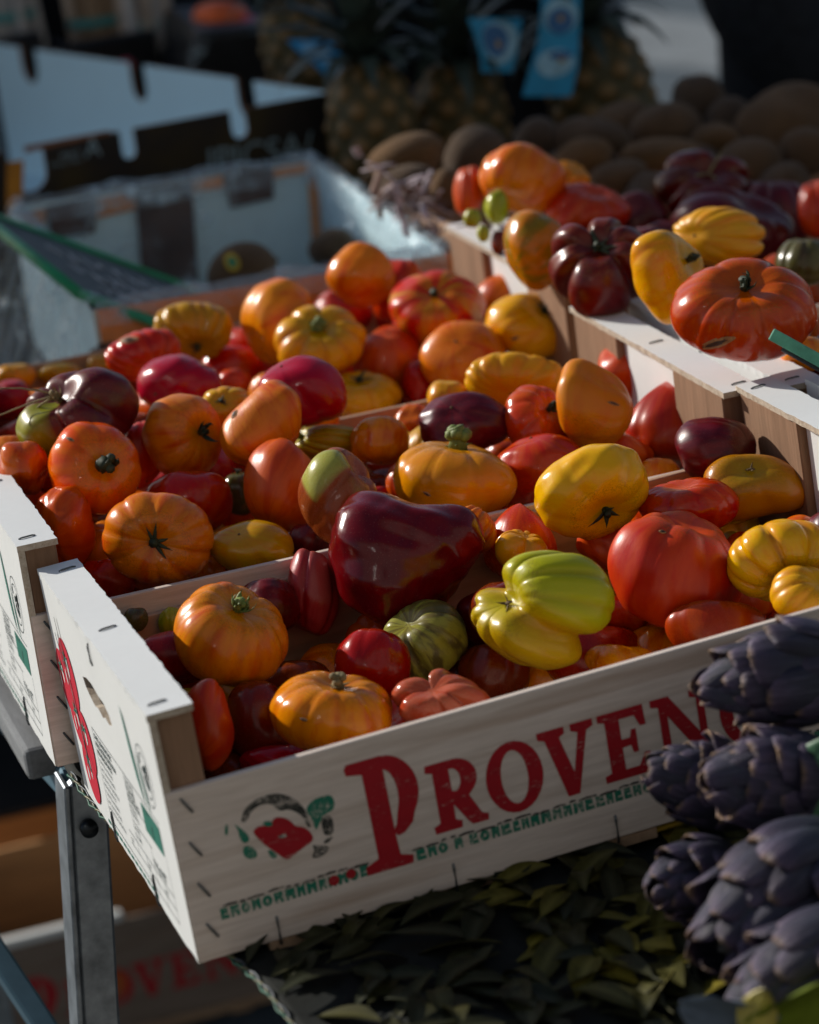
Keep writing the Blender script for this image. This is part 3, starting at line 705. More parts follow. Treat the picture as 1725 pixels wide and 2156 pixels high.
    if style in ('lobed', 'fold'):
        want = np.array(-CR*.9+CU*.25+CT*.3) if style == 'lobed' else np.array(CU*1.0+CT*.5)
        best = max(range(n), key=lambda q: float(W_[NVR//2-4][k == q].mean(0) @ want) if (k == q).any() else -9)
        ripe[..., 2] = (((k == best)*(1-np.abs(s)**6))[None, :])*np.clip((2.2-V_)/.5, 0, 1)
    skin = np.stack([np.cos(U_)*1.5, np.sin(U_)*1.5, V_*.42], -1)
    return W_, ripe, skin, ax
def tomato(px, py, ahw, ahh, t, style, col, axis, stem, seed, label, group):
    C = at_t(px, py, t); hx, hy = ahw*t/FPX, ahh*t/FPX
    W_, ripe, skin, ax = tomato_geo(style, seed, axis, hx, hy)
    vs = [W_[0].mean(0)] + list(W_[1:-1].reshape(-1, 3)) + [W_[-1].mean(0)]
    rp = [ripe[0, 0]] + list(ripe[1:-1].reshape(-1, 4)) + [ripe[-1, 0]]
    sk = [skin[0].mean(0)] + list(skin[1:-1].reshape(-1, 3)) + [skin[-1].mean(0)]
    F = []; R_ = NVR-1
    for i in range(NU): F.append((0, 1+i, 1+(i+1) % NU))
    for r in range(R_-1):
        o0 = 1+r*NU; o1 = o0+NU
        F += [(o0+i, o1+i, o1+(i+1) % NU, o0+(i+1) % NU) for i in range(NU)]
    last = len(vs)-1; o0 = 1+(R_-1)*NU
    for i in range(NU): F.append((o0+i, last, o0+(i+1) % NU))
    me = bpy.data.meshes.new('tomato'); me.from_pydata([tuple(x) for x in vs], [], F)
    me.materials.append(TM[col])
    ca = me.attributes.new('ripe', 'FLOAT_COLOR', 'POINT'); ca.data.foreach_set('color', np.array(rp, dtype=np.float32).ravel())
    sa = me.attributes.new('skin', 'FLOAT_VECTOR', 'POINT'); sa.data.foreach_set('vector', np.array(sk, dtype=np.float32).ravel())
    me.polygons.foreach_set('use_smooth', [True]*len(me.polygons)); me.update()
    o = bpy.data.objects.new('tomato', me); link(o); o.location = C
    tag(o, label, 'tomato', group)
    if not stem and -ax.dot(CT) > .15:
        MB().tube([Vector(vs[-1])+ax*.0004, Vector(vs[-1])-ax*.0007], [(hx*hy)**.5*.055, (hx*hy)**.5*.02], 8).obj('blossom_scar', M_scar, o, True)
    if stem:
        # seat of the stalk: the bottom of the dimple
        ring = [Vector(x) for x in W_[3]]
        make_stem(o, Vector(vs[0]), ax, stem, seed, (hx*hy)**.5, ring)
    return o
def sepal(m, P, ax, tdir, L, Wd, rise, curl, rg, n=7):
    pts = []; side = ax.cross(tdir).normalized()
    ang = rise; p = P.copy(); st = L/n; wob = rg.uniform(-.25, .25)
    pts.append(p.copy())
    for i in range(n):
        p = p + (tdir*math.cos(ang) + ax*math.sin(ang))*st + side*wob*st*.5
        ang += curl/n*(1+.5*rg.random()); pts.append(p.copy())
    rad = [Wd*(.75+.5*math.sin(math.pi*min(1, i/n*1.2)))*(1-(i/n)**2*.92) for i in range(n+1)]
    m.tube(pts, rad, 6, .35, ax)
def make_stem(parent, P, ax, kind, seed, r, ring):
    rg = random.Random(seed)
    t = ax.cross(Vector((.2, .5, .7))).normalized(); b = ax.cross(t)
    mat = {'green': M_green, 'knob': M_green, 'stubg': M_green, 'greencurl': M_green, 'dry': M_dry, 'dryline': M_dry, 'scar': M_scar, 'vine': M_dry, 'slit': M_scar}.get(kind, M_calyx)
    m = MB()
    P = P + ax*.0012
    def sepals(n, L, Wd, rise, curl, jit=.3):
        for i in range(n):
            q = 6.283*i/n + rg.uniform(-.3, .3)
            td = t*math.cos(q)+b*math.sin(q)
            sepal(m, P, ax, td, L*(1+rg.uniform(-jit, jit)), Wd, rise+rg.uniform(-.2, .25), curl*rg.uniform(.4, 1.4), rg)
    def stub(L, R0, knobs=0, bendv=None):
        pts = [P-ax*.002, P+ax*L*.4, P+ax*L*.8+t*L*.12, P+ax*L+t*L*.2]
        m.tube(pts, [R0*1.25, R0, R0*.95, R0*1.1], 9)
        for i in range(knobs):
            q = 6.283*i/knobs; c = P+ax*(L*rg.uniform(.5, .95))+(t*math.cos(q)+b*math.sin(q))*R0*.9
            m.tube([c-ax*R0*.7, c-ax*R0*.3, c+ax*R0*.3, c+ax*R0*.7], [R0*.35, R0*.75, R0*.75, R0*.3], 8)
    if kind == 'calyx': sepals(6, r*.36, r*.05, .55, -.5, .6); stub(r*.16, r*.06)
    elif kind == 'scarcalyx': sepals(7, r*.30, r*.035, .30, -.5, .6); stub(r*.10, r*.085); 
    elif kind == 'stub': stub(r*.10, r*.075); sepals(4, r*.14, r*.04, .2, .4)
    elif kind == 'stubg': stub(r*.6, r*.10); sepals(4, r*.4, r*.06, .3, .5)
    elif kind == 'green': sepals(6, r*.28, r*.10, .35, 1.0); stub(r*.20, r*.12, 4)
    elif kind == 'knob': stub(r*.40, r*.17, 6); sepals(5, r*.30, r*.09, .05, .2)
    elif kind == 'curl': sepals(6, r*.55, r*.07, .75, 1.3); stub(r*.22, r*.07)
    elif kind == 'curlb': sepals(7, r*.60, r*.10, .55, 2.8); stub(r*.36, r*.14, 3)
    elif kind == 'curlg': sepals(6, r*.36, r*.055, .7, 1.5); stub(r*.22, r*.06)
    elif kind == 'greencurl': sepals(7, r*.42, r*.065, .35, 1.9); stub(r*.20, r*.085, 3)
    elif kind == 'dry': stub(r*.24, r*.11, 5); sepals(5, r*.30, r*.05, .1, .4)
    elif kind == 'dryline': sepals(3, r*.9, r*.03, .2, -.6)
    elif kind == 'vine':
        sepals(6, r*.36, r*.03, .5, 1.2); stub(r*.25, r*.055)
        for k in range(3):
            p = P+ax*r*.1; pts = [p.copy()]; dv = (-CR*.9+CU*rg.uniform(-.4, .5)+CT*.2).normalized()
            for i in range(9):
                dv = (dv+Vector((rg.uniform(-.5, .5), rg.uniform(-.5, .5), rg.uniform(-.6, .25)))*.5).normalized(); p = p+dv*r*.17; pts.append(p.copy())
            m.tube(pts, [r*.025*(1-i/14) for i in range(10)], 5)
    elif kind == 'slit': m.tube([P-t*r*.10, P-t*r*.04+ax*.0006, P+t*r*.05+ax*.0006, P+t*r*.12], [r*.012, r*.035, r*.03, r*.01], 6, .5, ax); sepals(3, r*.2, r*.02, .5, .6)
    elif kind == 'scar': m.tube([P-ax*.0006, P+ax*.0008], [r*.10, r*.07], 10); sepals(5, r*.16, r*.025, .1, .4)
    m.obj('calyx' if kind not in ('scar', 'slit') else 'stem_scar', mat, parent, True)
TOMS = [
 ('a', 760, 580, 73, 70, 2.5898, 3, 'smooth', 'org', (0.5, 0.75, -0.3), 'scar', 1, 'smooth orange tomato with a torn top, farthest back by the plastic lined tray'),
 ('b', 842, 618, 63, 74, 2.6240, 3, 'rib', 'red', (0.2, 0.9, -0.2), None, 2, 'red ribbed tomato behind the half red half yellow one'),
 ('c', 922, 657, 103, 90, 2.5353, 3, 'rib5', 'blush', (-0.05, 0.55, 0.8), 'stub', 3, 'half red half yellow tomato with a small brown stem'),
 ('d', 1072, 640, 74, 62, 2.6094, 3, 'smooth', 'dorg', (0.3, 0.9, 0), None, 4, 'plain red orange tomato wedged behind the yellow one beside the white rail'),
 ('e', 1112, 687, 90, 70, 2.4917, 3, 'rib5', 'yel', (0.5, 0.6, 0.55), 'calyx', 5, 'yellow tomato with drooping black calyx against the right rail of the back crate'),
 ('f', 976, 752, 93, 77, 2.4645, 3, 'smooth', 'org', (0.3, -0.5, -0.8), None, 6, 'smooth round orange tomato in front of the half red half yellow one'),
 ('g', 590, 676, 83, 92, 2.5347, 3, 'smooth', 'org', (0.75, 0.3, -0.4), None, 7, 'tall smooth orange tomato behind the scalloped yellow one'),
 ('h', 675, 718, 98, 78, 2.4888, 3, 'scallop', 'yel', (0.03, 0.62, 0.78), 'green', 8, 'flower shaped scalloped yellow tomato with thick green stem'),
 ('i', 408, 698, 84, 62, 2.5350, 3, 'wrinkle', 'yolive', (0.1, -0.75, 0.6), 'calyx', 9, 'olive yellow finely ribbed tomato with its dark calyx turned down'),
 ('j', 722, 655, 63, 52, 2.6601, 3, 'rib', 'crim', (0.1, 0.6, 0.7), 'calyx', 10, 'dark red tomato in the shade behind the scalloped yellow one'),
 ('k', 815, 760, 72, 76, 2.5209, 3, 'smooth', 'dorg', (0, -0.8, -0.5), None, 11, 'dull red orange tomato right of the scalloped yellow one'),
 ('l', 302, 748, 80, 56, 2.4413, 3, 'wrinkle', 'redorg', (0.35, -0.65, 0.6), 'calyx', 12, 'wrinkled pale red tomato with a split in its skin behind the crimson one'),
 ('m', 488, 775, 65, 46, 2.5652, 3, 'smooth', 'red', (0, 0.9, 0), None, 13, 'dark red tomato low behind the two crimson ones'),
 ('n', 380, 815, 92, 72, 2.3763, 3, 'soft', 'crim', (0.6, 0.3, -0.7), None, 14, 'glossy crimson tomato right of the big purple one'),
 ('o', 494, 810, 39, 33, 2.4753, 3, 'smooth', 'redorg', (0, 0.9, 0), None, 15, 'small orange red tomato peeping up between the two crimson ones'),
 ('p', 637, 826, 95, 78, 2.2375, 2, 'fold', 'crim', (0.5, -0.7, -0.4), None, 16, 'bright crimson folded tomato by the rim between middle and back crate'),
 ('q', 762, 832, 85, 52, 2.4718, 3, 'rib', 'yel', (0, 0.8, 0.6), 'calyx', 17, 'ribbed yellow tomato with black calyx sunk behind the wooden rim'),
 ('r', 32, 792, 44, 28, 2.5920, 3, 'rib', 'yel', (0, 0.9, 0.2), None, 18, 'small yellow tomato farthest left along the back board'),
 ('s', 127, 787, 48, 24, 2.6125, 3, 'smooth', 'yolive', (0, 0.9, 0.2), None, 19, 'small olive yellow tomato behind the big purple one'),
 ('t', 212, 772, 28, 26, 2.6230, 3, 'smooth', 'yolive', (0, 0.9, 0.2), None, 20, 'yellow tomato sliver left of the wrinkled pale red one'),
 ('u', 22, 838, 44, 40, 2.5259, 3, 'smooth', 'crim', (0, 0.9, 0.2), None, 21, "dark red tomato at the far left edge above the purple one's green shoulder"),
 ('v', 886, 805, 41, 55, 2.4864, 3, 'soft', 'crim', (0, 0.9, 0.2), None, 22, 'crimson tomato left of the smooth round orange one'),
 ('w', 1092, 802, 114, 60, 2.3043, 2, 'wrinkle', 'yel', (0.2, 0.5, -0.6), None, 23, 'yellow deeply wrinkled tomato lying on the rim of the middle crate'),
 ('x', 945, 840, 46, 40, 2.3187, 2, 'smooth', 'yel', (0, 0.9, 0.2), None, 24, 'small yellow tomato on the rim left of the deeply wrinkled one'),
 ('A', 983, 893, 102, 68, 2.2135, 2, 'soft', 'pur', (0.3, -0.5, -0.6), None, 31, 'dark purple tomato behind the flat orange one with the knobbly stem'),
 ('B', 1132, 885, 72, 76, 2.2069, 2, 'rib', 'red', (0.45, 0.4, 0.6), 'curl', 32, 'red ribbed tomato with curled stem against the tall peach one'),
 ('C', 1250, 849, 81, 94, 2.1797, 2, 'kidney', 'peach', (-0.2, -0.6, 0.3), None, 33, 'tall smooth peach orange tomato standing on end'),
 ('D', 1332, 790, 74, 72, 2.3158, 2, 'soft', 'red', (0.3, 0.6, -0.6), None, 34, 'lumpy red tomato just below the long white rail'),
 ('E', 1415, 890, 98, 96, 2.2211, 2, 'point', 'dred', (-0.1, -0.9, 0.1), None, 35, 'dark red tomato with a pointed top'),
 ('F', 1507, 945, 87, 68, 2.0810, 1, 'soft', 'pur', (0.6, 0.2, 0.3), None, 36, 'dark purple tomato below the brown corner post at right'),
 ('G', 1597, 1030, 116, 74, 2.0515, 1, 'kidney', 'tan', (-0.15, 0.45, 0.75), 'slit', 37, 'tan orange kidney shaped tomato with olive shoulder'),
 ('H', 800, 928, 63, 52, 2.2372, 2, 'smooth', 'org', (0, 0.9, -0.3), None, 38, 'small round orange tomato against the inner board'),
 ('I', 958, 1010, 130, 82, 2.1244, 2, 'flat', 'yorg', (0.06, 0.96, 0.1), 'knob', 39, 'flat yellow orange tomato with a thick knobbly green stem'),
 ('J', 1135, 990, 98, 78, 2.1539, 2, 'soft', 'red', (0.2, -0.8, -0.2), None, 40, 'plain red tomato below the tall peach one'),
 ('K', 1300, 960, 78, 46, 2.1956, 2, 'soft', 'redorg', (0, 0.9, -0.2), None, 41, 'red orange tomato showing behind the big bright yellow one'),
 ('L', 1385, 1012, 52, 48, 2.1622, 2, 'smooth', 'org', (0, 0.9, -0.2), None, 42, 'pale orange tomato tucked right of the big bright yellow one'),
 ('M', 550, 893, 86, 94, 2.1725, 2, 'kidney2', 'org', (0.45, -0.6, 0.1), None, 43, 'orange kidney tomato with a little black scar, leaning to the right'),
 ('N', 385, 920, 85, 92, 2.1927, 2, 'rib5', 'org', (0.6, 0.1, 0.75), 'curl', 44, 'orange tomato with long black curled calyx left of the leaning kidney one'),
 ('O', 660, 880, 55, 48, 2.3134, 2, 'smooth', 'org', (0.5, 0.5, -0.3), None, 45, 'small smooth orange tomato right of the leaning kidney one'),
 ('P', 474, 857, 55, 44, 2.2907, 2, 'rib', 'yel', (-0.1, 0.35, 0.9), 'calyx', 46, 'yellow ribbed tomato with dark calyx behind the leaning kidney one'),
 ('Q', 685, 930, 78, 36, 2.2537, 2, 'wrinkle', 'lolive', (-0.7, 0.3, 0.3), 'stubg', 47, 'pale olive green ribbed tomato between the orange ones'),
 ('R', 594, 1022, 81, 100, 2.1295, 2, 'soft', 'redorg', (0.4, 0.7, -0.4), None, 48, 'red orange tall tomato left of the brown and green one'),
 ('S', 200, 985, 98, 98, 2.1250, 2, 'rib5', 'borg', (0.38, 0.12, 0.9), 'curlb', 49, 'bright orange tomato with a thick black curled stem near the left rail'),
 ('U', 296, 958, 55, 72, 2.2208, 2, 'rib', 'redorg', (-0.3, 0.8, -0.3), None, 50, 'ribbed pale red tomato behind the bright orange one with black stem'),
 ('V', 395, 1062, 96, 72, 2.1497, 2, 'soft', 'red', (-0.2, 0.7, -0.5), None, 51, 'glossy red tomato behind the ribbed orange one facing the viewer'),
 ('W', 333, 1133, 118, 98, 2.0523, 2, 'ribflat', 'org', (-0.02, -0.15, 0.98), 'scarcalyx', 52, 'broad ribbed orange tomato with its dark calyx facing the viewer'),
 ('X', 527, 1152, 93, 58, 2.0733, 2, 'rib5', 'yolive', (0.3, -0.5, -0.6), None, 53, 'olive yellow tomato behind the inner board right of the broad ribbed orange one'),
 ('Y', 135, 1110, 68, 87, 2.0994, 2, 'soft', 'redorg', (0.5, 0.3, -0.6), None, 54, 'red orange tomato pressed against the left rail'),
 ('Z', 48, 985, 55, 57, 2.1449, 2, 'soft', 'dorg', (0, 0.9, -0.3), None, 55, 'dark orange tomato at the left edge under the purple one'),
 ('AA', 20, 945, 42, 28, 2.1955, 2, 'smooth', 'org', (0, 0.9, -0.3), None, 56, 'small orange tomato at the left picture edge under the purple one'),
 ('AB', 165, 872, 130, 98, 2.1841, 2, 'lobed', 'purg', (-0.5, 0.55, 0.6), 'vine', 57, 'big lobed purple tomato with one green lobe and dry curling stalk'),
 ('AC', 712, 1045, 84, 104, 2.0625, 2, 'fold', 'brngrn', (0.55, 0.62, 0.3), None, 58, 'brown pink folded tomato with a pale green lobe on top'),
 ('AD', 503, 1040, 39, 46, 2.2258, 2, 'smooth', 'dgrn', (0, 0.9, 0.2), 'calyx', 59, 'dull green tomato deep between the red and red orange ones'),
 ('AE', 225, 1222, 68, 46, 2.1090, 2, 'soft', 'redorg', (0, 0.8, -0.3), None, 60, 'red orange tomato low under the broad ribbed orange one'),
 ('AF', 438, 1205, 37, 35, 2.0976, 2, 'smooth', 'org', (0, 0.8, -0.3), None, 61, 'small orange tomato low right of the broad ribbed orange one'),
 ('AG', 650, 1140, 44, 39, 2.1010, 2, 'soft', 'pur', (0, 0.8, -0.3), None, 62, 'small dark purple tomato low behind the inner board'),
 ('AH', 108, 1010, 28, 33, 2.2150, 2, 'smooth', 'red', (0, 0.8, -0.3), None, 63, 'red tomato sliver between the left rail and the bright orange one'),
 ('BA', 856, 1178, 164, 146, 2.0070, 1, 'heart', 'purred', (0.15, 0.85, -0.3), None, 71, 'very large heart shaped dark red tomato'),
 ('BB', 660, 1246, 55, 92, 2.0218, 1, 'fold', 'pinkpur', (0.1, 0.8, -0.1), None, 72, 'pinkish purple tomato left of the large heart shaped one'),
 ('BC', 487, 1335, 121, 110, 1.9312, 1, 'ribflat', 'org', (0.28, 0.78, 0.5), 'greencurl', 73, 'orange ribbed tomato with curly green calyx on top in the front crate'),
 ('BD', 565, 1275, 68, 59, 2.0038, 1, 'soft', 'pur', (0, 0.8, -0.3), None, 74, 'dark purple tomato behind the orange ribbed one with curly green calyx'),
 ('BE', 372, 1385, 80, 58, 1.9572, 1, 'kidney', 'crimpur', (-0.1, 0.8, -0.3), None, 75, 'crimson purple folded tomato beside the white left rail'),
 ('BF', 432, 1525, 62, 98, 1.8567, 1, 'soft', 'redorg', (0.2, 0.6, -0.6), None, 76, 'glossy red tomato squeezed into the front left corner'),
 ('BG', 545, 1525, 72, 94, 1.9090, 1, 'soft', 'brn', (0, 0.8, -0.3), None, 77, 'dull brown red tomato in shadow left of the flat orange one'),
 ('BH', 697, 1500, 130, 86, 1.8487, 1, 'ribflat', 'org', (0.1, 0.9, 0.35), 'dry', 78, 'flat orange tomato with dry stem right behind the printed front board'),
 ('BI', 785, 1405, 81, 83, 1.9286, 1, 'soft', 'pinkred', (0.1, 0.8, -0.3), None, 79, 'pinkish red tomato under the large heart shaped one'),
 ('BJ', 888, 1348, 98, 86, 1.9587, 1, 'rib', 'stripe', (-0.5, 0.6, 0.5), None, 80, 'green tomato with dark stripes in the shade of the large heart shaped one'),
 ('BK', 930, 1470, 106, 62, 1.8476, 1, 'cluster', 'pink', (-0.2, 0.6, 0.6), None, 81, 'small pink knobbly tomato just behind the front board'),
 ('BL', 1142, 1284, 150, 126, 1.8834, 1, 'lobed2', 'lime', (-0.75, 0.25, 0.55), 'slit', 82, 'large deeply lobed lime green and yellow tomato'),
 ('BM', 1423, 1203, 147, 128, 1.9570, 1, 'beef', 'coral', (0.25, 0.86, 0.2), None, 83, 'huge coral red tomato with broad shoulders'),
 ('BN', 1096, 1140, 78, 81, 2.0540, 1, 'point', 'redorg', (0, -0.95, 0.1), None, 84, 'orange red tomato with pointed top behind the lime green one'),
 ('BO', 1098, 1158, 56, 44, 2.0110, 1, 'cluster', 'yorg', (0.2, 0.7, 0.2), None, 85, 'knobbly yellow orange tomato peeping over the lime green one'),
 ('BP', 1246, 1036, 121, 102, 2.0204, 1, 'beef', 'byel', (0.35, -0.62, 0.65), 'calyx', 86, 'big bright yellow orange tomato with black calyx turned down'),
 ('BQ', 1450, 1065, 107, 61, 2.0296, 1, 'rib', 'redorg', (-0.2, 0.8, 0.3), None, 87, 'red orange striped tomato behind the huge coral one'),
 ('BR', 1640, 1180, 112, 88, 1.9264, 1, 'scallop', 'yel', (0.2, -0.5, 0.4), None, 88, 'yellow scalloped tomato at the right edge beside the huge coral one'),
 ('BS', 1700, 1255, 80, 66, 1.8912, 1, 'rib', 'yel', (0.2, 0.3, 0.3), None, 89, 'yellow tomato at the right edge just above the front board'),
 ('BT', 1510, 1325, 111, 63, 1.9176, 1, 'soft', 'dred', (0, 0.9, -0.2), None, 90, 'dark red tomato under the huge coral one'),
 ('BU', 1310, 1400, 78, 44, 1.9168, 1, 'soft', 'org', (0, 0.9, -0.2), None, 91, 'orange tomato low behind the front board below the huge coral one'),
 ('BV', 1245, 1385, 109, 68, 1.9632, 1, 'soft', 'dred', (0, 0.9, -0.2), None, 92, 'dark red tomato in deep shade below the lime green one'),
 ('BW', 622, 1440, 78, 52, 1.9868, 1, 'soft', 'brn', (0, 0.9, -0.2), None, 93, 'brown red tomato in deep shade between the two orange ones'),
 ('BX', 1000, 1115, 46, 52, 2.0379, 1, 'wrinkle', 'org', (0.4, 0.6, -0.2), None, 94, 'orange ribbed tomato peeping out right of the large heart shaped one'),
 ('BY', 362, 1312, 28, 35, 2.0065, 1, 'rib', 'grn', (0, 0.9, -0.2), None, 95, 'small pale green tomato hidden left of the orange ribbed one'),
 ('BZ', 580, 1600, 76, 33, 1.8862, 1, 'soft', 'crim', (0, 0.9, -0.2), None, 96, 'crimson tomato low behind the front board near the corner'),
 ('CA', 1395, 1085, 68, 57, 2.0646, 1, 'soft', 'dorg', (0, 0.9, -0.2), None, 97, 'orange tomato in shade between the bright yellow and huge coral ones'),
 ('CB', 1285, 1150, 72, 52, 2.0479, 1, 'soft', 'redorg', (0, 0.9, -0.2), None, 98, 'orange red tomato under the big bright yellow one'),
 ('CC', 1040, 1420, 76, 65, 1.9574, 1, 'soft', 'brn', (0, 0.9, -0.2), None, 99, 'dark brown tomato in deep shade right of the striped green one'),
 ('CD', 285, 1305, 28, 26, 1.9989, 1, 'smooth', 'dgrn', (0, 0.9, -0.2), None, 100, 'dull green tomato low beside the left rail'),
 ('DA', 1565, 652, 155, 112, 2.1249, 4, 'beefstar', 'redor', (-0.05, 0.62, 0.75), 'curlg', 111, 'huge red ribbed tomato with dark curled calyx sitting on the rails'),
 ('DB', 1405, 585, 79, 100, 2.2366, 4, 'kidney2', 'yel', (0.6, 0.35, 0.5), 'curlg', 112, 'yellow kidney tomato left of the huge red ribbed one'),
 ('DC', 1512, 500, 98, 64, 2.3983, 4, 'wrinkle', 'yel', (0.5, 0.0, -0.6), None, 113, 'yellow wrinkled tomato behind the huge red ribbed one'),
 ('DD', 1265, 565, 110, 108, 2.3523, 4, 'lobed3', 'pur', (-0.12, 0.52, 0.84), 'calyx', 114, 'glossy dark purple many lobed tomato on the white rail'),
 ('DE', 1132, 527, 72, 84, 2.4351, 4, 'rib5', 'olor', (0.5, 0.5, -0.2), None, 115, 'orange tomato with olive streaks left of the many lobed purple one'),
 ('DF', 1100, 378, 92, 74, 2.6470, 4, 'rib', 'org', (-0.3, -0.7, 0.3), None, 116, 'bright orange ribbed tomato topmost at the back of the rail'),
 ('DG', 988, 402, 34, 52, 2.6784, 4, 'rib', 'red', (0, 0.9, 0), None, 117, 'red ribbed tomato peeping out left of the topmost orange one'),
 ('DH', 1238, 440, 92, 56, 2.6424, 4, 'rib', 'red', (0.2, 0.7, 0.5), None, 118, 'bright red ribbed tomato behind the many lobed purple one'),
 ('DI', 1478, 398, 104, 86, 2.7106, 4, 'lobed', 'pur', (0.1, 0.5, 0.8), 'dryline', 119, 'dark purple star ribbed tomato near the kiwis'),
 ('DJ', 1545, 478, 132, 86, 2.6186, 4, 'beefstar', 'pur', (0.4, 0.5, 0.4), None, 120, 'dark purple ribbed tomato behind the yellow wrinkled one'),
 ('DK', 1715, 440, 36, 64, 2.5782, 4, 'soft', 'redorg', (0, 0.9, 0.1), None, 121, 'orange red tomato cut off by the right picture edge'),
 ('DL', 1692, 552, 60, 52, 2.4529, 4, 'rib', 'dgrn', (0, 0.9, 0.1), None, 122, 'blackish green ribbed tomato at the right edge behind the huge red one'),
 ('DM', 1690, 745, 48, 38, 2.1654, 4, 'smooth', 'org', (0, 0.9, 0.1), None, 123, 'orange tomato under the green edged price card'),
 ('DN', 995, 460, 19, 20, 2.5735, 4, 'smooth', 'grn', (0, 0.9, 0.1), None, 124, 'tiny round green tomato hanging over the end of the rail'),
 ('DO', 1045, 436, 26, 38, 2.6033, 4, 'soft', 'grn', (-0.2, 0.9, 0.1), None, 125, 'small pear shaped green tomato below the topmost orange one'),
 ('DP', 1018, 492, 14, 18, 2.5148, 4, 'smooth', 'grn', (0, 0.9, 0.1), None, 126, 'tiniest green tomato lowest in the little green cluster'),
 ('DQ', 1050, 510, 16, 26, 2.5670, 4, 'smooth', 'brn', (0, 0.9, 0.1), None, 127, 'tiny brown tomato on the end of the white rail'),
 ('DR', 1205, 372, 38, 34, 2.7272, 4, 'cluster', 'yorg', (0.3, 0.5, 0.4), None, 128, 'orange knobbly tomato behind the topmost orange one'),
 ('DS', 1625, 455, 90, 78, 2.6981, 4, 'rib', 'pur', (0, 0.9, 0.1), None, 129, 'dark purple tomato in shade at the back of the right hand heap'),
]
GRP = {1: "tomatoes heaped in the front crate", 2: "tomatoes heaped in the middle crate", 3: "tomatoes heaped in the back crate", 4: "tomatoes piled on the right hand crates"}
TOBJ = {}
for (k, px, py, a_, b_, t_, cr_, sty_, col_, ax_, st_, sd_, lab_) in TOMS:
    TOBJ[k] = tomato(px, py, a_, b_, t_, sty_, col_, ax_, st_, sd_, lab_, GRP[cr_])
from mathutils.bvhtree import BVHTree
def skin_patch(key, pts, mtl, name, lift=.0006):
    """scar or torn skin lying on the fruit's surface"""
    o = TOBJ[key]; me = o.data
    bv = BVHTree.FromPolygons([v.co + o.location for v in me.vertices], [tuple(p.vertices) for p in me.polygons])
    V = []
    cx = sum(q[0] for q in pts)/len(pts); cy = sum(q[1] for q in pts)/len(pts); rings = (1.0, .66, .33)
    for r_ in rings:
        for (x, y) in pts:
            h = bv.ray_cast(CAM_LOC, ray(cx+(x-cx)*r_, cy+(y-cy)*r_).normalized())
            if h[0] is None: return
            V.append(h[0] + h[1]*lift*(1 if r_ < .9 else .3) - o.location)
    h = bv.ray_cast(CAM_LOC, ray(cx, cy).normalized()); V.append(h[0]+h[1]*lift-o.location)
    n = len(pts); F = []
    for k in range(2):
        for i in range(n): F.append((k*n+i, k*n+(i+1) % n, (k+1)*n+(i+1) % n, (k+1)*n+i))
    for i in range(n): F.append((2*n+i, 2*n+(i+1) % n, 3*n))
    mesh_obj(name, V, F, mtl, o, True)
M_rim_s = simple_mat('scar_edge', (.34, .17, .07), .7, .4, 300); M_hole = simple_mat('split_flesh', (.05, .022, .015), .5, .5, 250)
def lens(cx, cy, a_, b_, ang, n=16):
    c, s_ = math.cos(ang), math.sin(ang); P = []
    for i in range(n):
        q = 6.283*i/n; u = a_*math.cos(q); v_ = b_*math.sin(q)*(1-.35*abs(math.cos(q))); P.append((cx+u*c-v_*s_, cy+u*s_+v_*c))
    return P
for (k_, cx, cy, a_, b_, an) in (('DA', 1510, 722, 42, 11, -.28), ('l', 272, 716, 22, 8, -.15), ('M', 494, 872, 11, 5, -1.0), ('S', 148, 925, 10, 4, .4), ('BM', 1395, 1120, 9, 4, .2), ('C', 1292, 850, 14, 4, .3), ('e', 1085, 712, 10, 4, -.4), ('I', 900, 1040, 10, 4, .5), ('BH', 640, 1515, 9, 4, .3)):
    skin_patch(k_, lens(cx, cy, a_, b_, an), M_rim_s, 'scar', .0007); skin_patch(k_, lens(cx, cy, a_*.78, b_*.55, an), M_hole, 'split', .0011)
# tomatoes lying lower in the heaps
FCOL = {'red': 'red', 'dred': 'dark red', 'org': 'orange', 'brn': 'brown red', 'pur': 'dark purple', 'dorg': 'deep orange', 'crim': 'crimson', 'redorg': 'orange red', 'yolive': 'olive yellow'}
CNAME = {1: 'front', 2: 'middle', 3: 'back'}
USED = set()
def FLAB(cn, px, py):
    for q in sorted(TOMS, key=lambda r: (r[1]-px)**2+(r[2]-py)**2)[:12]:
        nm = q[12]; sh = nm[:nm.index('tomato')]+'tomato'; nm = sh if len(sh.split()) > 3 else ' '.join(nm.replace(',', '').split()[:8])
        dx, dy = px-q[1], py-q[2]
        side = ('right of' if dx > 0 else 'left of') if abs(dx) > abs(dy) else ('below' if dy > 0 else 'above')
        lab = '%s tomato half buried %s the %s' % (cn, side, ' '.join(nm.split()[-8:]))
        if lab not in USED: break
    USED.add(lab); return lab
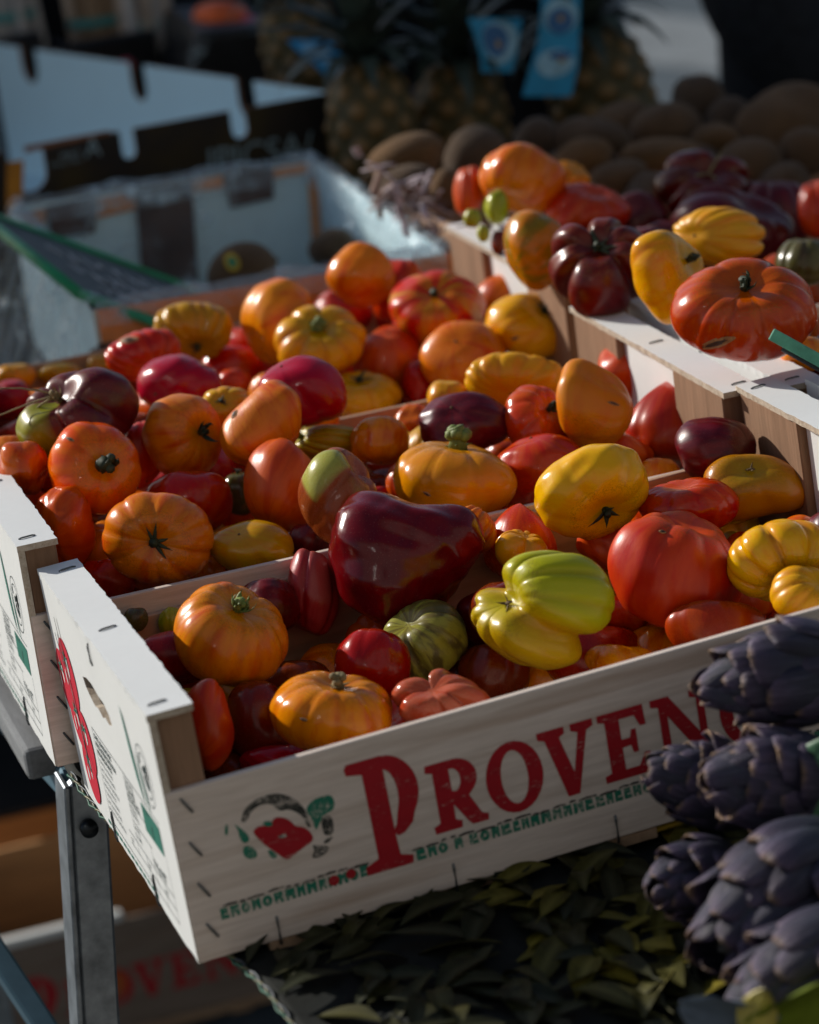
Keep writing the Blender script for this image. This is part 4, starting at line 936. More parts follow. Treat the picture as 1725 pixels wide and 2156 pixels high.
FILL = [
 (1, 0.1915, -0.1737, -0.1119, 0.022, 2), (1, 0.2778, -0.0532, -0.1085, 0.0201, 3), (1, 0.4441, -0.1257, -0.0959, 0.022, 12), (1, 0.377, -0.1421, -0.1262, 0.0278, 14), (1, 0.2644, -0.0902, -0.1303, 0.0218, 19),
 (1, 0.1845, -0.045, -0.1251, 0.0287, 22), (1, 0.3902, -0.0896, -0.1134, 0.0303, 23), (1, 0.3017, -0.1194, -0.1269, 0.0213, 26), (1, 0.4545, -0.0702, -0.0912, 0.0203, 27), (1, 0.4712, -0.0316, -0.0869, 0.0232, 28),
 (1, 0.1202, -0.0424, -0.1297, 0.0258, 30), (1, 0.3873, -0.038, -0.103, 0.0202, 35), (1, 0.4827, -0.1278, -0.1171, 0.0257, 36), (1, 0.0879, -0.0392, -0.0963, 0.022, 38), (1, 0.0911, -0.1385, -0.1365, 0.0238, 43),
 (1, 0.4817, -0.1917, -0.0479, 0.0204, 44), (1, 0.2829, -0.0945, -0.0907, 0.0274, 48), (1, 0.4872, -0.1255, -0.0689, 0.0173, 49), (1, 0.3618, -0.1177, -0.0962, 0.0166, 52), (1, 0.2759, -0.134, -0.0662, 0.0212, 57),
 (1, 0.2149, -0.0398, -0.0991, 0.0187, 60), (1, 0.0753, -0.1261, -0.0957, 0.0215, 62), (1, 0.456, -0.1006, -0.0786, 0.0162, 66), (2, 0.2092, 0.2467, -0.0917, 0.0301, 72), (2, 0.3594, 0.1393, -0.0761, 0.0267, 79),
 (2, 0.3226, 0.2478, -0.0689, 0.0213, 80), (2, 0.2326, 0.0986, -0.0962, 0.0212, 82), (2, 0.3889, 0.1779, -0.0706, 0.0206, 83), (2, 0.15, 0.164, -0.0809, 0.0264, 90), (2, 0.2146, 0.1767, -0.087, 0.021, 93),
 (2, 0.241, 0.1083, -0.0587, 0.0257, 97), (2, 0.3017, 0.1202, -0.0532, 0.0213, 100), (2, 0.3076, 0.2158, -0.0915, 0.0249, 107), (2, 0.1708, 0.2503, -0.0516, 0.0308, 113), (2, 0.1004, 0.0999, -0.0618, 0.0215, 114),
 (2, 0.0834, 0.1361, -0.0632, 0.0254, 116), (2, 0.4374, 0.1344, -0.0656, 0.027, 120), (2, 0.3406, 0.1998, -0.0607, 0.0232, 121), (2, 0.2045, 0.1354, -0.0955, 0.0256, 123), (2, 0.2093, 0.2735, -0.0496, 0.0205, 125),
 (2, 0.101, 0.1403, -0.106, 0.0232, 127), (2, 0.0788, 0.178, -0.0481, 0.0207, 137), (2, 0.1868, 0.1025, -0.0814, 0.0211, 139), (2, 0.1116, 0.1846, -0.0522, 0.0191, 149), (2, 0.1545, 0.0843, -0.0607, 0.0177, 150),
 (2, 0.3624, 0.0907, -0.0851, 0.0203, 153), (2, 0.4204, 0.2581, -0.0668, 0.02, 155), (2, 0.2871, 0.2575, -0.0683, 0.0174, 162), (2, 0.3215, 0.157, -0.0531, 0.0186, 167), (2, 0.2772, 0.1345, -0.072, 0.0184, 169),
 (2, 0.3481, 0.2662, -0.0548, 0.0162, 174), (2, 0.0515, 0.2614, -0.052, 0.0161, 176), (2, 0.3416, 0.0299, -0.077, 0.0218, 180), (2, 0.2785, 0.1684, -0.0705, 0.0185, 181), (3, 0.4169, 0.4878, -0.092, 0.0248, 185),
 (3, 0.1469, 0.3847, -0.0689, 0.0299, 186), (3, 0.3014, 0.6006, -0.0968, 0.0291, 189), (3, 0.378, 0.5267, -0.083, 0.027, 190), (3, 0.3606, 0.4603, -0.0941, 0.0214, 204), (3, 0.1697, 0.4225, -0.0679, 0.0216, 206),
 (3, 0.4487, 0.5204, -0.0993, 0.0283, 213), (3, 0.2094, 0.505, -0.0736, 0.0309, 214), (3, 0.3037, 0.5713, -0.0499, 0.0232, 217), (3, 0.198, 0.4493, -0.0522, 0.0221, 220), (3, 0.0856, 0.5935, -0.0853, 0.0258, 223),
 (3, 0.316, 0.5331, -0.0816, 0.0267, 224), (3, 0.0743, 0.4157, -0.0542, 0.0243, 226), (3, 0.2804, 0.6149, -0.0578, 0.0208, 227), (3, 0.418, 0.5451, -0.0721, 0.0228, 251), (3, 0.1167, 0.5688, -0.0673, 0.0199, 270),
 (3, 0.3742, 0.4235, -0.0932, 0.0166, 275), (3, 0.4377, 0.6077, -0.0615, 0.0165, 276), (3, 0.082, 0.3802, -0.0484, 0.0173, 278), (3, 0.1921, 0.5442, -0.0538, 0.0207, 281), (3, 0.2778, 0.4218, -0.0523, 0.0184, 286),
 (4, 0.6637, 0.1587, -0.0324, 0.0347, 900), (4, 0.6195, 0.1109, -0.0509, 0.0352, 904), (4, 0.6067, 0.0569, -0.0163, 0.0298, 910), (4, 0.6213, 0.192, -0.0625, 0.0311, 921), (4, 0.6847, 0.0759, -0.0549, 0.0331, 922),
 (4, 0.5938, 0.1558, -0.0384, 0.0263, 925), (4, 0.6901, 0.208, -0.0413, 0.029, 927), (4, 0.6013, 0.2413, -0.0434, 0.0292, 930), (4, 0.6755, 0.033, -0.0213, 0.0275, 932), (4, 0.6449, 0.2473, -0.0654, 0.0277, 939),
 (4, 0.6493, 0.0855, -0.0076, 0.0267, 940), (4, 0.6019, 0.1985, -0.0059, 0.0269, 941), (4, 0.6462, 0.5721, -0.0707, 0.0307, 942), (4, 0.6185, 0.4266, -0.0695, 0.0287, 946), (4, 0.6518, 0.4929, -0.0499, 0.026, 955),
 (4, 0.6074, 0.5852, -0.0361, 0.0294, 967), (4, 0.6115, 0.4477, -0.0188, 0.0354, 969), (4, 0.6248, 0.5274, -0.0615, 0.0261, 971), (4, 0.6946, 0.5823, -0.0531, 0.0275, 972), (4, 0.6252, 0.3809, -0.0451, 0.0301, 975),
 (4, 0.7103, 0.3918, -0.0477, 0.0307, 979), (4, 0.6604, 0.5878, -0.0154, 0.0287, 980), (4, 0.6643, 0.5403, -0.0327, 0.0295, 983)]
for i, (c_, x, y, z, r, k) in enumerate(FILL):
    rg_ = random.Random(k*31+7)
    col = rg_.choice(['red', 'dred', 'org', 'dorg', 'redorg', 'brn', 'pur', 'crim', 'yolive'] if c_ < 4 else ['pur', 'brn', 'dred', 'pur', 'dorg', 'red', 'pur'])
    C = Vector((x, y, z)); d = RM.transposed() @ (C-CAM_LOC); t = -d.z; px = 862.5+FPX*d.x/t; py = 1078-FPX*d.y/t
    tomato(px, py, r/t*FPX, r*rg_.uniform(.82, .98)/t*FPX, t, rg_.choice(['soft', 'rib5', 'rib', 'soft', 'smooth']), col, (rg_.uniform(-.5, .5), rg_.uniform(.2, 1), rg_.uniform(-.5, .7)), None, 300+i,
           FLAB(FCOL[col], px, py), GRP[c_])

# ------------------------------------------------------------------ kiwi tray with plastic liner
M_card_w = paint_mat('white_card', (.64, .84, .90), .04, .7)
M_card_o = simple_mat('orange_card', (.72, .26, .05), .7, .15, 20)
M_card_b = simple_mat('brown_card', (.085, .048, .038), .8, .3, 30)
def plastic_mat():
    m, nt, b = new_mat('clear_plastic', (.60, .78, .88), .14, .7)
    out = nt.nodes['Material Output']; tr = N(nt, 'ShaderNodeBsdfTransparent'); mx = N(nt, 'ShaderNodeMixShader')
    v = coords(nt, (1, 1, 1), False)
    a = noise(nt, v, 13, 3, .5, 1.6); c = noise(nt, v, 30, 4, .55, 2.0)
    f = ramp(nt, math_n(nt, 'ADD', math_n(nt, 'MULTIPLY', a, .6), math_n(nt, 'MULTIPLY', c, .4)), [(.40, (.03, .03, .03)), (.57, (.09, .09, .09)), (.67, (.75, .75, .75))])
    nt.links.new(f, mx.inputs[0]); nt.links.new(tr.outputs[0], mx.inputs[1]); nt.links.new(b.outputs[0], mx.inputs[2]); nt.links.new(mx.outputs[0], out.inputs[0])
    bump(nt, b, c, .8, .010)
    return m
M_film = plastic_mat()
ZR = -.030                                            # rim height of the tray
nl, nr_, fr = at_z(203, 650, ZR), at_z(938, 532, ZR), at_z(660, 337, ZR)
fl = nl + (fr-nr_)
tray = empty('fruit_tray', (nl.x, nl.y, TT)); TO = Vector((nl.x, nl.y, TT))
tag(tray, 'open cardboard fruit tray lined with crumpled clear plastic, nearly empty', 'tray')
def wall(name, A, B, z0, z1, th, inward, mats, parent, O):
    """upright card wall from A to B; outer face mats[1], inner face mats[0]"""
    d = (B-A); d.z = 0; L = d.length; d.normalize(); n = Vector((d.y, -d.x, 0)) * inward
    V = []
    for (q, z) in ((A, z0), (B, z0), (B, z1), (A, z1)): V.append(Vector((q.x, q.y, z))-O)
    V += [v - n*th for v in V]                          # inner face first, then outer
    F = [(0, 1, 2, 3), (7, 6, 5, 4), (3, 2, 6, 7), (0, 4, 5, 1), (1, 5, 6, 2), (0, 3, 7, 4)]
    return mesh_obj(name, V, F, mats, parent, fm=[0, 1, 2, 2, 1, 1])
WM = [M_card_w, M_card_o, M_card_b]
wf = wall('tray_wall', fl, fr, TT+.002, ZR, .004, 1, WM, tray, TO)
wr = wall('tray_wall', nr_, fr, TT+.002, ZR-.0003, .004, -1, WM, tray, TO)
wn = wall('tray_wall', nl, nr_, TT+.002, ZR-.0006, .004, -1, WM, tray, TO)
wl = wall('tray_wall', nl, fl, TT+.002, ZR-.0009, .004, 1, [M_card_w, M_card_w, M_card_b], tray, TO)
m = MB(); q = .006
m.add([Vector((p.x, p.y, TT+.004))-TO for p in (nl, nr_, fr, fl)], [(0, 1, 2, 3)]); m.obj('tray_floor', M_card_b, tray)
# orange bands and brown flaps on the inside of the far wall
fd = (fr-fl).normalized(); fn = Vector((fd.y, -fd.x, 0))
def wpt(px, py, off): # point on the far wall
    dd = ray(px, py); P0 = fl + fn*off; s = (P0-CAM_LOC).dot(fn)/dd.dot(fn); return CAM_LOC+dd*s
def patch(px_pts, off, mtl, name, th=.0012):
    P = [wpt(a, b, off)-TO for a, b in px_pts]; n_ = len(P); V = P+[p-fn*th for p in P]
    F = [tuple(range(n_)), tuple(range(2*n_-1, n_-1, -1))] + [(i, i+n_, (i+1) % n_+n_, (i+1) % n_) for i in range(n_)]
    o = mesh_obj(name, V, F, mtl, tray)
    bm = bmesh.new(); bm.from_mesh(o.data); bmesh.ops.recalc_face_normals(bm, faces=list(bm.faces)); bm.to_mesh(o.data); bm.free()
for q in ([(-30, 462), (96, 440), (96, 470), (-30, 496)], [(205, 420), (287, 402), (287, 440), (205, 460)], [(396, 384), (470, 370), (470, 396), (396, 406)], [(574, 356), (664, 340), (664, 362), (574, 376)], [(648, 356), (667, 350), (680, 545), (660, 550)]):
    patch(q, .0030, M_card_o, 'orange_band')
for q in ([(95, 436), (204, 414), (200, 490), (110, 502)], [(284, 402), (404, 382), (418, 590), (300, 590)], [(470, 368), (576, 352), (576, 418), (486, 438)]):
    patch(q, .0050, M_card_b, 'brown_flap', .0018)
# near wall: orange print panel, brown corner
nd = (nr_-nl).normalized(); nn = Vector((nd.y, -nd.x, 0))
def film_strip(name, A, B, n_in, prof, seed, amp=.004):
    """crumpled film draped over the rim from A to B; prof = list of (offset inward, z)"""
    rg = random.Random(seed); d = (B-A); L = d.length; d.normalize(); nu = max(12, int(L/.006)); V = []; F = []
    ph = [rg.random()*6.28 for _ in range(8)]
    for i in range(nu+1):
        u_ = L*i/nu; P = A+d*u_
        for j, (o_, z) in enumerate(prof):
            w_ = amp*(math.sin(u_*95+ph[0]+o_*60)+.7*math.sin(u_*210+ph[1]+z*90)+.5*math.sin(u_*33+ph[2]+j)+.4*math.sin(u_*410+ph[3]+j*1.7))*.5
            zz = z + (amp*.9*(math.sin(u_*61+ph[4])+math.sin(u_*143+ph[5])*.6) if abs(z-ZR) < .012 else amp*.3*math.sin(u_*80+j+ph[6]))
            V.append(Vector((P.x, P.y, zz)) + n_in*(o_+w_) - TO)
    k = len(prof)
    for i in range(nu):
        for j in range(k-1): F.append((i*k+j, i*k+j+1, (i+1)*k+j+1, (i+1)*k+j))
    return mesh_obj(name, V, F, M_film, tray, True)
prof = [(-.008, ZR-.075), (-.009, ZR-.055), (-.009, ZR-.035), (-.008, ZR-.016), (-.006, ZR), (-.001, ZR+.006), (.006, ZR+.003), (.009, ZR-.016), (.010, ZR-.036), (.012, ZR-.06), (.016, ZR-.09), (.02, ZR-.125)]
film_strip('plastic_liner', fl, fr, fn, prof, 1, .0035)
rd = (fr-nr_).normalized(); rn_ = Vector((-rd.y, rd.x, 0))
film_strip('plastic_liner', nr_, fr, rn_, prof, 2, .0035)
film_strip('plastic_liner', nl, nr_, -nn, prof, 3, .0035)
ld = (fl-nl).normalized(); ln_ = Vector((ld.y, -ld.x, 0))
film_strip('plastic_liner', nl, fl, ln_, [(-.05, ZR-.14), (-.045, ZR-.12), (-.036, ZR-.10), (-.028, ZR-.08), (-.022, ZR-.06), (-.016, ZR-.04), (-.012, ZR-.02), (-.007, ZR), (0, ZR+.006), (.006, ZR+.002), (.009, ZR-.02), (.012, ZR-.05)], 4, .005)
film_strip('plastic_liner', nl-ld*.01, fl, ln_, [(-.062, ZR-.14), (-.055, ZR-.11), (-.045, ZR-.085), (-.034, ZR-.06), (-.024, ZR-.035), (-.014, ZR-.012), (-.004, ZR+.004), (.004, ZR+.003)], 9, .006)
M_film2 = M_film.copy(); M_film2.name = 'crumpled_plastic_rim'
for n__ in M_film2.node_tree.nodes:
    if n__.type == 'VALTORGB':
        for e_, v_ in zip(n__.color_ramp.elements, (.10, .35, .9)): e_.color = (v_, v_, v_, 1)
rimp = [(-.011, ZR-.014), (-.010, ZR-.004), (-.006, ZR+.004), (-.001, ZR+.009), (.005, ZR+.008), (.010, ZR+.001), (.012, ZR-.009), (.013, ZR-.018)]
for A_, B_, n__, sd_ in ((fl, fr, fn, 21), (nr_, fr, rn_, 22), (nl, nr_, -nn, 23), (nl, fl, ln_, 24)):
    o = film_strip('liner_rim', A_, B_, n__, rimp, sd_, .0022); o.data.materials[0] = M_film2
# printed orange panel and brown corner on the outside of the near wall
def npt(u_, z): return Vector((nl.x, nl.y, 0)) + nd*u_ + nn*.0052 + Vector((0, 0, z)) - TO
for (u0, u1, z0, z1, mt_, nm_) in ((.012, .10, ZR-.075, ZR-.012, M_card_o, 'orange_panel'), (-.004, .010, ZR-.10, ZR-.030, M_card_b, 'corner_print'), (.105, .19, ZR-.03, ZR-.003, M_card_o, 'orange_panel'), (.25, .318, ZR-.03, ZR-.003, M_card_o, 'orange_panel')):
    mesh_obj(nm_, [npt(u0, z0), npt(u1, z0), npt(u1, z1), npt(u0, z1)], [(0, 1, 2, 3)], mt_, tray)
def lpt(u_, z): return Vector((nl.x, nl.y, 0)) + ld*u_ - ln_*.0052 + Vector((0, 0, z)) - TO
mesh_obj('corner_print', [lpt(.002, ZR-.10), lpt(.06, ZR-.10), lpt(.06, ZR-.052), lpt(.002, ZR-.034)], [(0, 1, 2, 3)], M_card_b, tray)

# ------------------------------------------------------------------ price cards
M_rim = simple_mat('green_plastic_rim', (.012, .26, .105), .4, .2, 60)
M_slate = simple_mat('black_slate', (.035, .045, .048), .55, .3, 50)
M_chalk = simple_mat('chalk', (.42, .46, .48), .9, .3, 200)
A, B, D = at_y(-60, 440, 1.00), at_y(168, 622, .745), at_y(392, 607, .86)
Cc = B + (D-A)
n_ = (D-A).cross(B-A).normalized(); n_ = n_ if n_.dot(CT) > 0 else -n_
card = empty('price_card', B); tag(card, 'black slate price card with green plastic rim lying tilted in the lined tray', 'price card')
e1, e2 = D-A, B-A
def cp(u_, v_, o_=0): return A + e1*u_ + e2*v_ + n_*o_ - B
m = MB(); m.add([cp(.01, .01, -.001), cp(.99, .01, -.001), cp(.99, .99, -.001), cp(.01, .99, -.001), cp(.01, .01, .001), cp(.99, .01, .001), cp(.99, .99, .001), cp(.01, .99, .001)], [(3, 2, 1, 0), (4, 5, 6, 7), (0, 1, 5, 4), (1, 2, 6, 5), (2, 3, 7, 6), (3, 0, 4, 7)]); m.obj('slate', M_slate, card)
MB().tube([cp(0, 0, .001), cp(0, .5, .001), cp(0, 1, .001)], .0050, 10).obj('rim', M_rim, card, True)
MB().tube([cp(0, 1, .001), cp(.5, 1, .001), cp(1, 1, .001)], .0048, 10).obj('rim', M_rim, card, True)
MB().tube([cp(0, 0, .001), cp(.5, 0, .001), cp(1, 0, .001)], .0040, 10).obj('rim', M_rim, card, True)
MB().tube([cp(1, 0, .001), cp(1, .5, .001), cp(1, 1, .001)], .0040, 10).obj('rim', M_rim, card, True)
rg = random.Random(4); m = MB()
for r in range(3):
    for k in range(9):
        u0 = .22+.072*k; v0 = .22+.22*r; pts = []
        for i in range(7): pts.append(cp(u0+.055*rg.random(), v0+.14*rg.random(), .0016))
        m.tube(pts, .0012, 4, .4, n_)
m.obj('chalk_writing', M_chalk, card)
c2 = empty('price_card', at_y(1722, 758, -.02)); O2 = at_y(1722, 758, -.02)
tag(c2, 'pale green edge of a price card beside the huge red tomato at right', 'price card')
a0, a1 = at_y(1624, 703, -.025), at_y(1800, 800, -.05)
M_rim2 = simple_mat('pale_green_rim', (.10, .36, .24), .6, .25, 90)
d_ = (a1-a0); L_ = d_.length; d_.normalize(); s_ = d_.cross(CT).normalized(); o_ = s_.cross(d_).normalized()
MM = Matrix((d_, s_, o_)).transposed().to_4x4(); MM.translation = a0-O2
MB().box(0, L_, -.0042, .0042, -.0012, .0012, MM).obj('rim', M_rim2, c2, bevel=.0006)
mm2 = MM.copy(); mm2.translation = a0-O2-o_*.004+s_*.000
MB().box(.012, L_, -.0022, .0058, -.0080, -.0016, mm2).obj('slate', M_slate, c2, bevel=.0005)

# ------------------------------------------------------------------ black fruit box with notched rim
M_boxw = paint_mat('pale_box_inside', (.54, .76, .86), .03, .6)
def box_black():
    m, nt, b = new_mat('dark_box_print', (.02, .02, .018), .5, .3)
    v = coords(nt, (1, 1, 1), False); a = noise(nt, v, 9, 3, .5)
    nt.links.new(ramp(nt, a, [(.45, (.012, .012, .012)), (.62, (.035, .028, .010)), (.8, (.075, .060, .012))]), b.inputs['Base Color']); return m
M_boxb = box_black(); M_boxk = simple_mat('box_brown_edge', (.20, .09, .045), .8)
ZB = .0
kc, kn, kf = at_z(692, 194, ZB), at_z(-60, 332, ZB), at_z(-120, 76, ZB)
bxr = empty('fruit_box', (kc.x, kc.y, TT)); BO = Vector((kc.x, kc.y, TT))
tag(bxr, 'big black printed cardboard box with pale grey inside and notched rim', 'box')
def notched(name, A, B, notches, zlow, mats, inner, tall=None):
    d = (B-A); d.z = 0; L = d.length; d.normalize(); n = Vector((d.y, -d.x, 0)); n = n if n.dot(inner) > 0 else -n
    pts = [(0, zlow-ZB), (0, 0)]
    for (s0_, s1_, dep) in notches:
        wd = (s1_-s0_); r = wd/2
        pts += [(s0_, 0), (s0_, -dep+r)] + [(s0_+r-r*math.cos(math.pi*i/8), -dep+r-r*math.sin(math.pi*i/8)) for i in range(1, 8)] + [(s1_, -dep+r), (s1_, 0)]
    pts += [(L, 0), (L, zlow-ZB)]
    V2, F2 = flat_shape([pts], 0)
    th = .005; V = []; F = []; nv = len(V2)
    for s in (0, -th): V += [A + d*v.x + Vector((0, 0, v.y)) + n*s - BO for v in V2]
    F = [tuple(f) for f in F2]; fm = [0]*len(F2)
    F += [tuple(nv+i for i in f[::-1]) for f in F2]; fm += [1]*len(F2)
    k = len(V); Q = [A + d*x + Vector((0, 0, z)) - BO for x, z in pts]
    V += Q + [q - n*th for q in Q]; np_ = len(pts)
    for i in range(np_): F.append((k+i, k+(i+1) % np_, k+np_+(i+1) % np_, k+np_+i)); fm.append(2)
    o = mesh_obj(name, V, F, mats, bxr, fm=fm); return o, d, n
def along(A, B, px, py):                               # distance along the rim A->B of the point seen at px
    P = at_z(px, py, ZB); d = (B-A).normalized(); return (P-A).dot(d)
far_n = [(along(kc, kf, a, c), along(kc, kf, b, c), .046) for a, b, c in ((528, 468, 172), (290, 240, 140), (60, 5, 107))]
near_n = [(along(kc, kn, a, c), along(kc, kn, b, c), .032) for a, b, c in ((516, 472, 228), (282, 244, 272))] + [(along(kc, kn, 88, 305), along(kc, kn, 10, 318), .048)]
inn = (kn+kf)/2-kc
notched('far_wall', kc, kf, far_n, TT+.002, [M_boxw, M_boxb, M_boxk], inn)
nw, nwd, nwn = notched('near_wall', kc, kn, near_n, TT+.002, [M_boxw, M_boxb, M_boxk], inn)
mesh_obj('box_floor', [Vector((p.x, p.y, TT+.003))-BO for p in (kc, kn, kf)], [(0, 1, 2)], M_boxw, bxr)
I_cyan = simple_mat('pale_blue_print', (.22, .34, .40), .7, .2)
def on_near(px, py):
    dd = ray(px, py); P0 = kc - nwn*.0056; s = (P0-CAM_LOC).dot(nwn)/dd.dot(nwn); return CAM_LOC+dd*s
def near_text(body, px0, py0, px1, py1, size, shear=.1):
    P0, P1 = on_near(px0, py0), on_near(px1, py1); dx = (P1-P0).normalized(); up = (nwn*-1).cross(dx); up = up if up.z > 0 else -up
    V, F = text_shape(body, size, shear); wmax = max(v.x for v in V); k = (P1-P0).length/wmax
    mesh_obj('print', [P0 + dx*v.x*k + up*v.y - BO for v in V], F, I_cyan, bxr)
near_text('IPICSA/', 436, 368, 664, 328, .040)
near_text('MAT', 128, 336, 172, 328, .010); near_text('A', 180, 332, 214, 326, .030); near_text('WALLY FRO', 105, 352, 172, 340, .006)
mesh_obj('brown_panel', [on_near(a, b)-BO-nwn*.0004 for a, b in ((50, 308), (230, 274), (232, 282), (52, 322))], [(0, 1, 2, 3)], M_boxk, bxr)
M_orange_tab = simple_mat('orange_tab', (.45, .20, .02), .7)
mesh_obj('orange_panel', [on_near(a, b)-BO-nwn*.0004 for a, b in ((14, 342), (50, 336), (48, 440), (14, 446))], [(0, 1, 2, 3)], M_orange_tab, bxr)

# fruit and produce beyond the box
def lathe_obj(name, C, prof, m, axis=Vector((0, 0, 1)), n=28, parent=None, O=None):
    axis = axis.normalized(); t = axis.cross(Vector((.3, .9, .1))).normalized(); b = axis.cross(t); V = []; F = []
    for (r, h) in prof:
        for j in range(n): V.append(axis*h + (t*math.cos(6.283*j/n)+b*math.sin(6.283*j/n))*r)
    for i in range(len(prof)-1):
        for j in range(n): F.append((i*n+j, i*n+(j+1) % n, (i+1)*n+(j+1) % n, (i+1)*n+j))
    F.append(tuple(range(n))[::-1]); F.append(tuple((len(prof)-1)*n+j for j in range(n)))
    o = mesh_obj(name, V, F, m, parent, True); o.location = C; return o
M_blackp = simple_mat('black_plastic', (.014, .015, .017), .35, .4, 30)
M_mango = simple_mat('orange_red_fruit', (.80, .13, .03), .4, .4, 14)
M_pinkf = simple_mat('pink_wrapper', (.55, .05, .10), .3, .5, 25)
kb = at_y(525, 190, 1.98)
ct = empty('black_tub', (kb.x, kb.y, TT)); O3 = Vector((kb.x, kb.y, TT))
tag(ct, 'black plastic tub wrapped in crinkled film behind the pale box wall', 'tub')
tl, tr_ = at_y(412, 62, 1.98)-O3, at_y(590, 48, 1.98)-O3; bl_, br_ = at_y(345, 215, 1.98)-O3, at_y(668, 215, 1.98)-O3
V = [bl_, br_, tr_, tl] + [v+Vector((.02, .26, 0)) for v in (bl_, br_, tr_, tl)]
m = MB(); m.add([Vector((bl_.x, bl_.y, .002)), Vector((br_.x, br_.y, .002))]+V[2:4]+[Vector((V[4].x, V[4].y, .002)), Vector((V[5].x, V[5].y, .002))]+V[6:8], [(0, 1, 2, 3), (5, 4, 7, 6), (3, 2, 6, 7), (4, 0, 3, 7), (1, 5, 6, 2), (1, 0, 4, 5)])
m.obj('tub_body', M_blackp, ct, bevel=.012, seg=3)
V = []; F = []
rg = random.Random(9)
for i in range(9):
    for j in range(13):
        P = tl + (bl_-tl)*(j/12) + (tr_-tl)*(.02+.22*i/8) + Vector((0, -.004-.008*rg.random(), .004*rg.random())); V.append(P)
for i in range(8):
    for j in range(12): F.append((i*13+j, i*13+j+1, (i+1)*13+j+1, (i+1)*13+j))
mesh_obj('film', V, F, M_film, ct, True)
def ellipsoid(name, C, rx, ry, rz, m, rot=(0, 0, 0), parent=None, lump=.04, seed=1, n=26, k=16):
    rg = np.random.default_rng(seed); V = []; F = []
    ks = [rg.normal(size=3)*2 for _ in range(5)]; ph = rg.random(5)*6.28
    for i in range(k+1):
        v = math.pi*i/k
        for j in range(n):
            u = 6.2832*j/n; p = np.array([math.sin(v)*math.cos(u), math.sin(v)*math.sin(u), math.cos(v)])
            f = 1+lump*sum(math.sin(p @ a+b) for a, b in zip(ks, ph))/2
            V.append((p[0]*rx*f, p[1]*ry*f, p[2]*rz*f))
    for i in range(k):
        for j in range(n): F.append((i*n+j, (i+1)*n+j, (i+1)*n+(j+1) % n, i*n+(j+1) % n))
    o = mesh_obj(name, V, F, m, parent, True); o.location = C; o.rotation_euler = rot; return o
o = ellipsoid('mango', at_y(468, 40, 2.06), .038, .03, .024, M_mango, (0, .25, 0), seed=3); tag(o, 'orange red fruit lying on the black tub', 'fruit')
o = ellipsoid('wrapped_sweet', at_y(524, 50, 2.04), .014, .014, .012, M_pinkf, (0, 0, 0), seed=5, lump=.15); tag(o, 'small pink red wrapped fruit beside the orange one on the black tub', 'fruit')
# bunches of pale stalks tied with a teal band, standing in black tubs
M_stalk = simple_mat('pale_stalk', (.44, .36, .29), .6, .35, 40); M_stalkw = simple_mat('whitish_stalk', (.46, .45, .44), .6, .25, 40); M_stalkb = simple_mat('tan_stalk', (.30, .20, .12), .65, .35, 40); M_teal = simple_mat('teal_band', (.05, .25, .25), .5, .2)
def bunch(px, py, Y, wpx, n, seed, label, mats):
    rg = random.Random(seed); C = at_y(px, py, Y); W_ = wpx/1600/2; z0 = TT
    r = empty('stalk_bunch', (C.x, C.y, z0)); tag(r, label, 'bunch', 'bunches of pale stalks behind the box')
    H = C.z-z0
    for i in range(n):
        a = rg.random()*6.28; q = W_*math.sqrt(rg.random()); x, y = q*math.cos(a), q*math.sin(a)*.6
        top = Vector((x*1.15+rg.uniform(-.01, .01), y*1.2, H+.16+rg.uniform(-.03, .05))); bt = Vector((x*.95, y, .002))
        MB().tube([bt, bt.lerp(top, .4)+Vector((rg.uniform(-.004, .004), 0, 0)), bt.lerp(top, .8), top], [.0085, .0085, .0075, .004], 7).obj('stalk', rg.choice(mats), r, True)
    V = []; F = []; nn_ = 24
    for z in (H-.006, H+.006):
        for j in range(nn_): V.append(((W_*1.12)*math.cos(6.283*j/nn_), (W_*.78)*math.sin(6.283*j/nn_), z))
    for j in range(nn_): F.append((j, (j+1) % nn_, nn_+(j+1) % nn_, nn_+j))
    mesh_obj('band', V, F, M_teal, r, True)
bunch(30, 30, 2.30, 90, 12, 1, 'whitish bunch of stalks cut off at the top left corner', [M_stalkw])
bunch(215, 38, 2.28, 135, 18, 2, 'tan bunch of stalks with a teal band at top left', [M_stalk, M_stalkb])
bunch(318, 48, 2.24, 110, 16, 3, 'pale bunch of stalks with a teal band beside the black tub', [M_stalk, M_stalkw])
for (px, wpx, hpx, lab) in ((28, 130, 95, 'black tub in front of the whitish bunch of stalks'), (240, 190, 105, 'black tub holding the tan and pale bunches of stalks')):
    P = at_y(px, 95, 2.20); wd = wpx/1600; r = empty('black_tub', (P.x, P.y, TT)); tag(r, lab, 'tub', 'black tubs at the back')
    MB().box(-wd/2, wd/2, 0, .02, .002, P.z-TT+.012).obj('tub_front', M_blackp, r, bevel=.004)
    MB().box(-wd/2, -wd/2+.01, .0205, .16, .002, P.z-TT).obj('tub_side', M_blackp, r, bevel=.002)
    MB().box(wd/2-.01, wd/2, .0205, .16, .002, P.z-TT).obj('tub_side', M_blackp, r, bevel=.002)
o = ellipsoid('red_berry', at_y(268, 138, 2.14), .010, .010, .010, M_pinkf, seed=8); tag(o, 'small bright red fruit seen through the notch of the pale box', 'fruit'); 
back = empty('back_table', (.9, 2.1, GZ)); tag(back, 'dark table under the boxes and pineapples at the back', 'table'); OB = Vector((.9, 2.1, GZ))
M_dark = simple_mat('dark_table_cover', (.018, .019, .022), .8, .3, 20)
MB().box(-.45-OB.x, .98-OB.x, 1.03-OB.y, 2.75-OB.y, TT-.022-GZ, TT-.0005-GZ).obj('table_top', M_dark, back, bevel=.004)
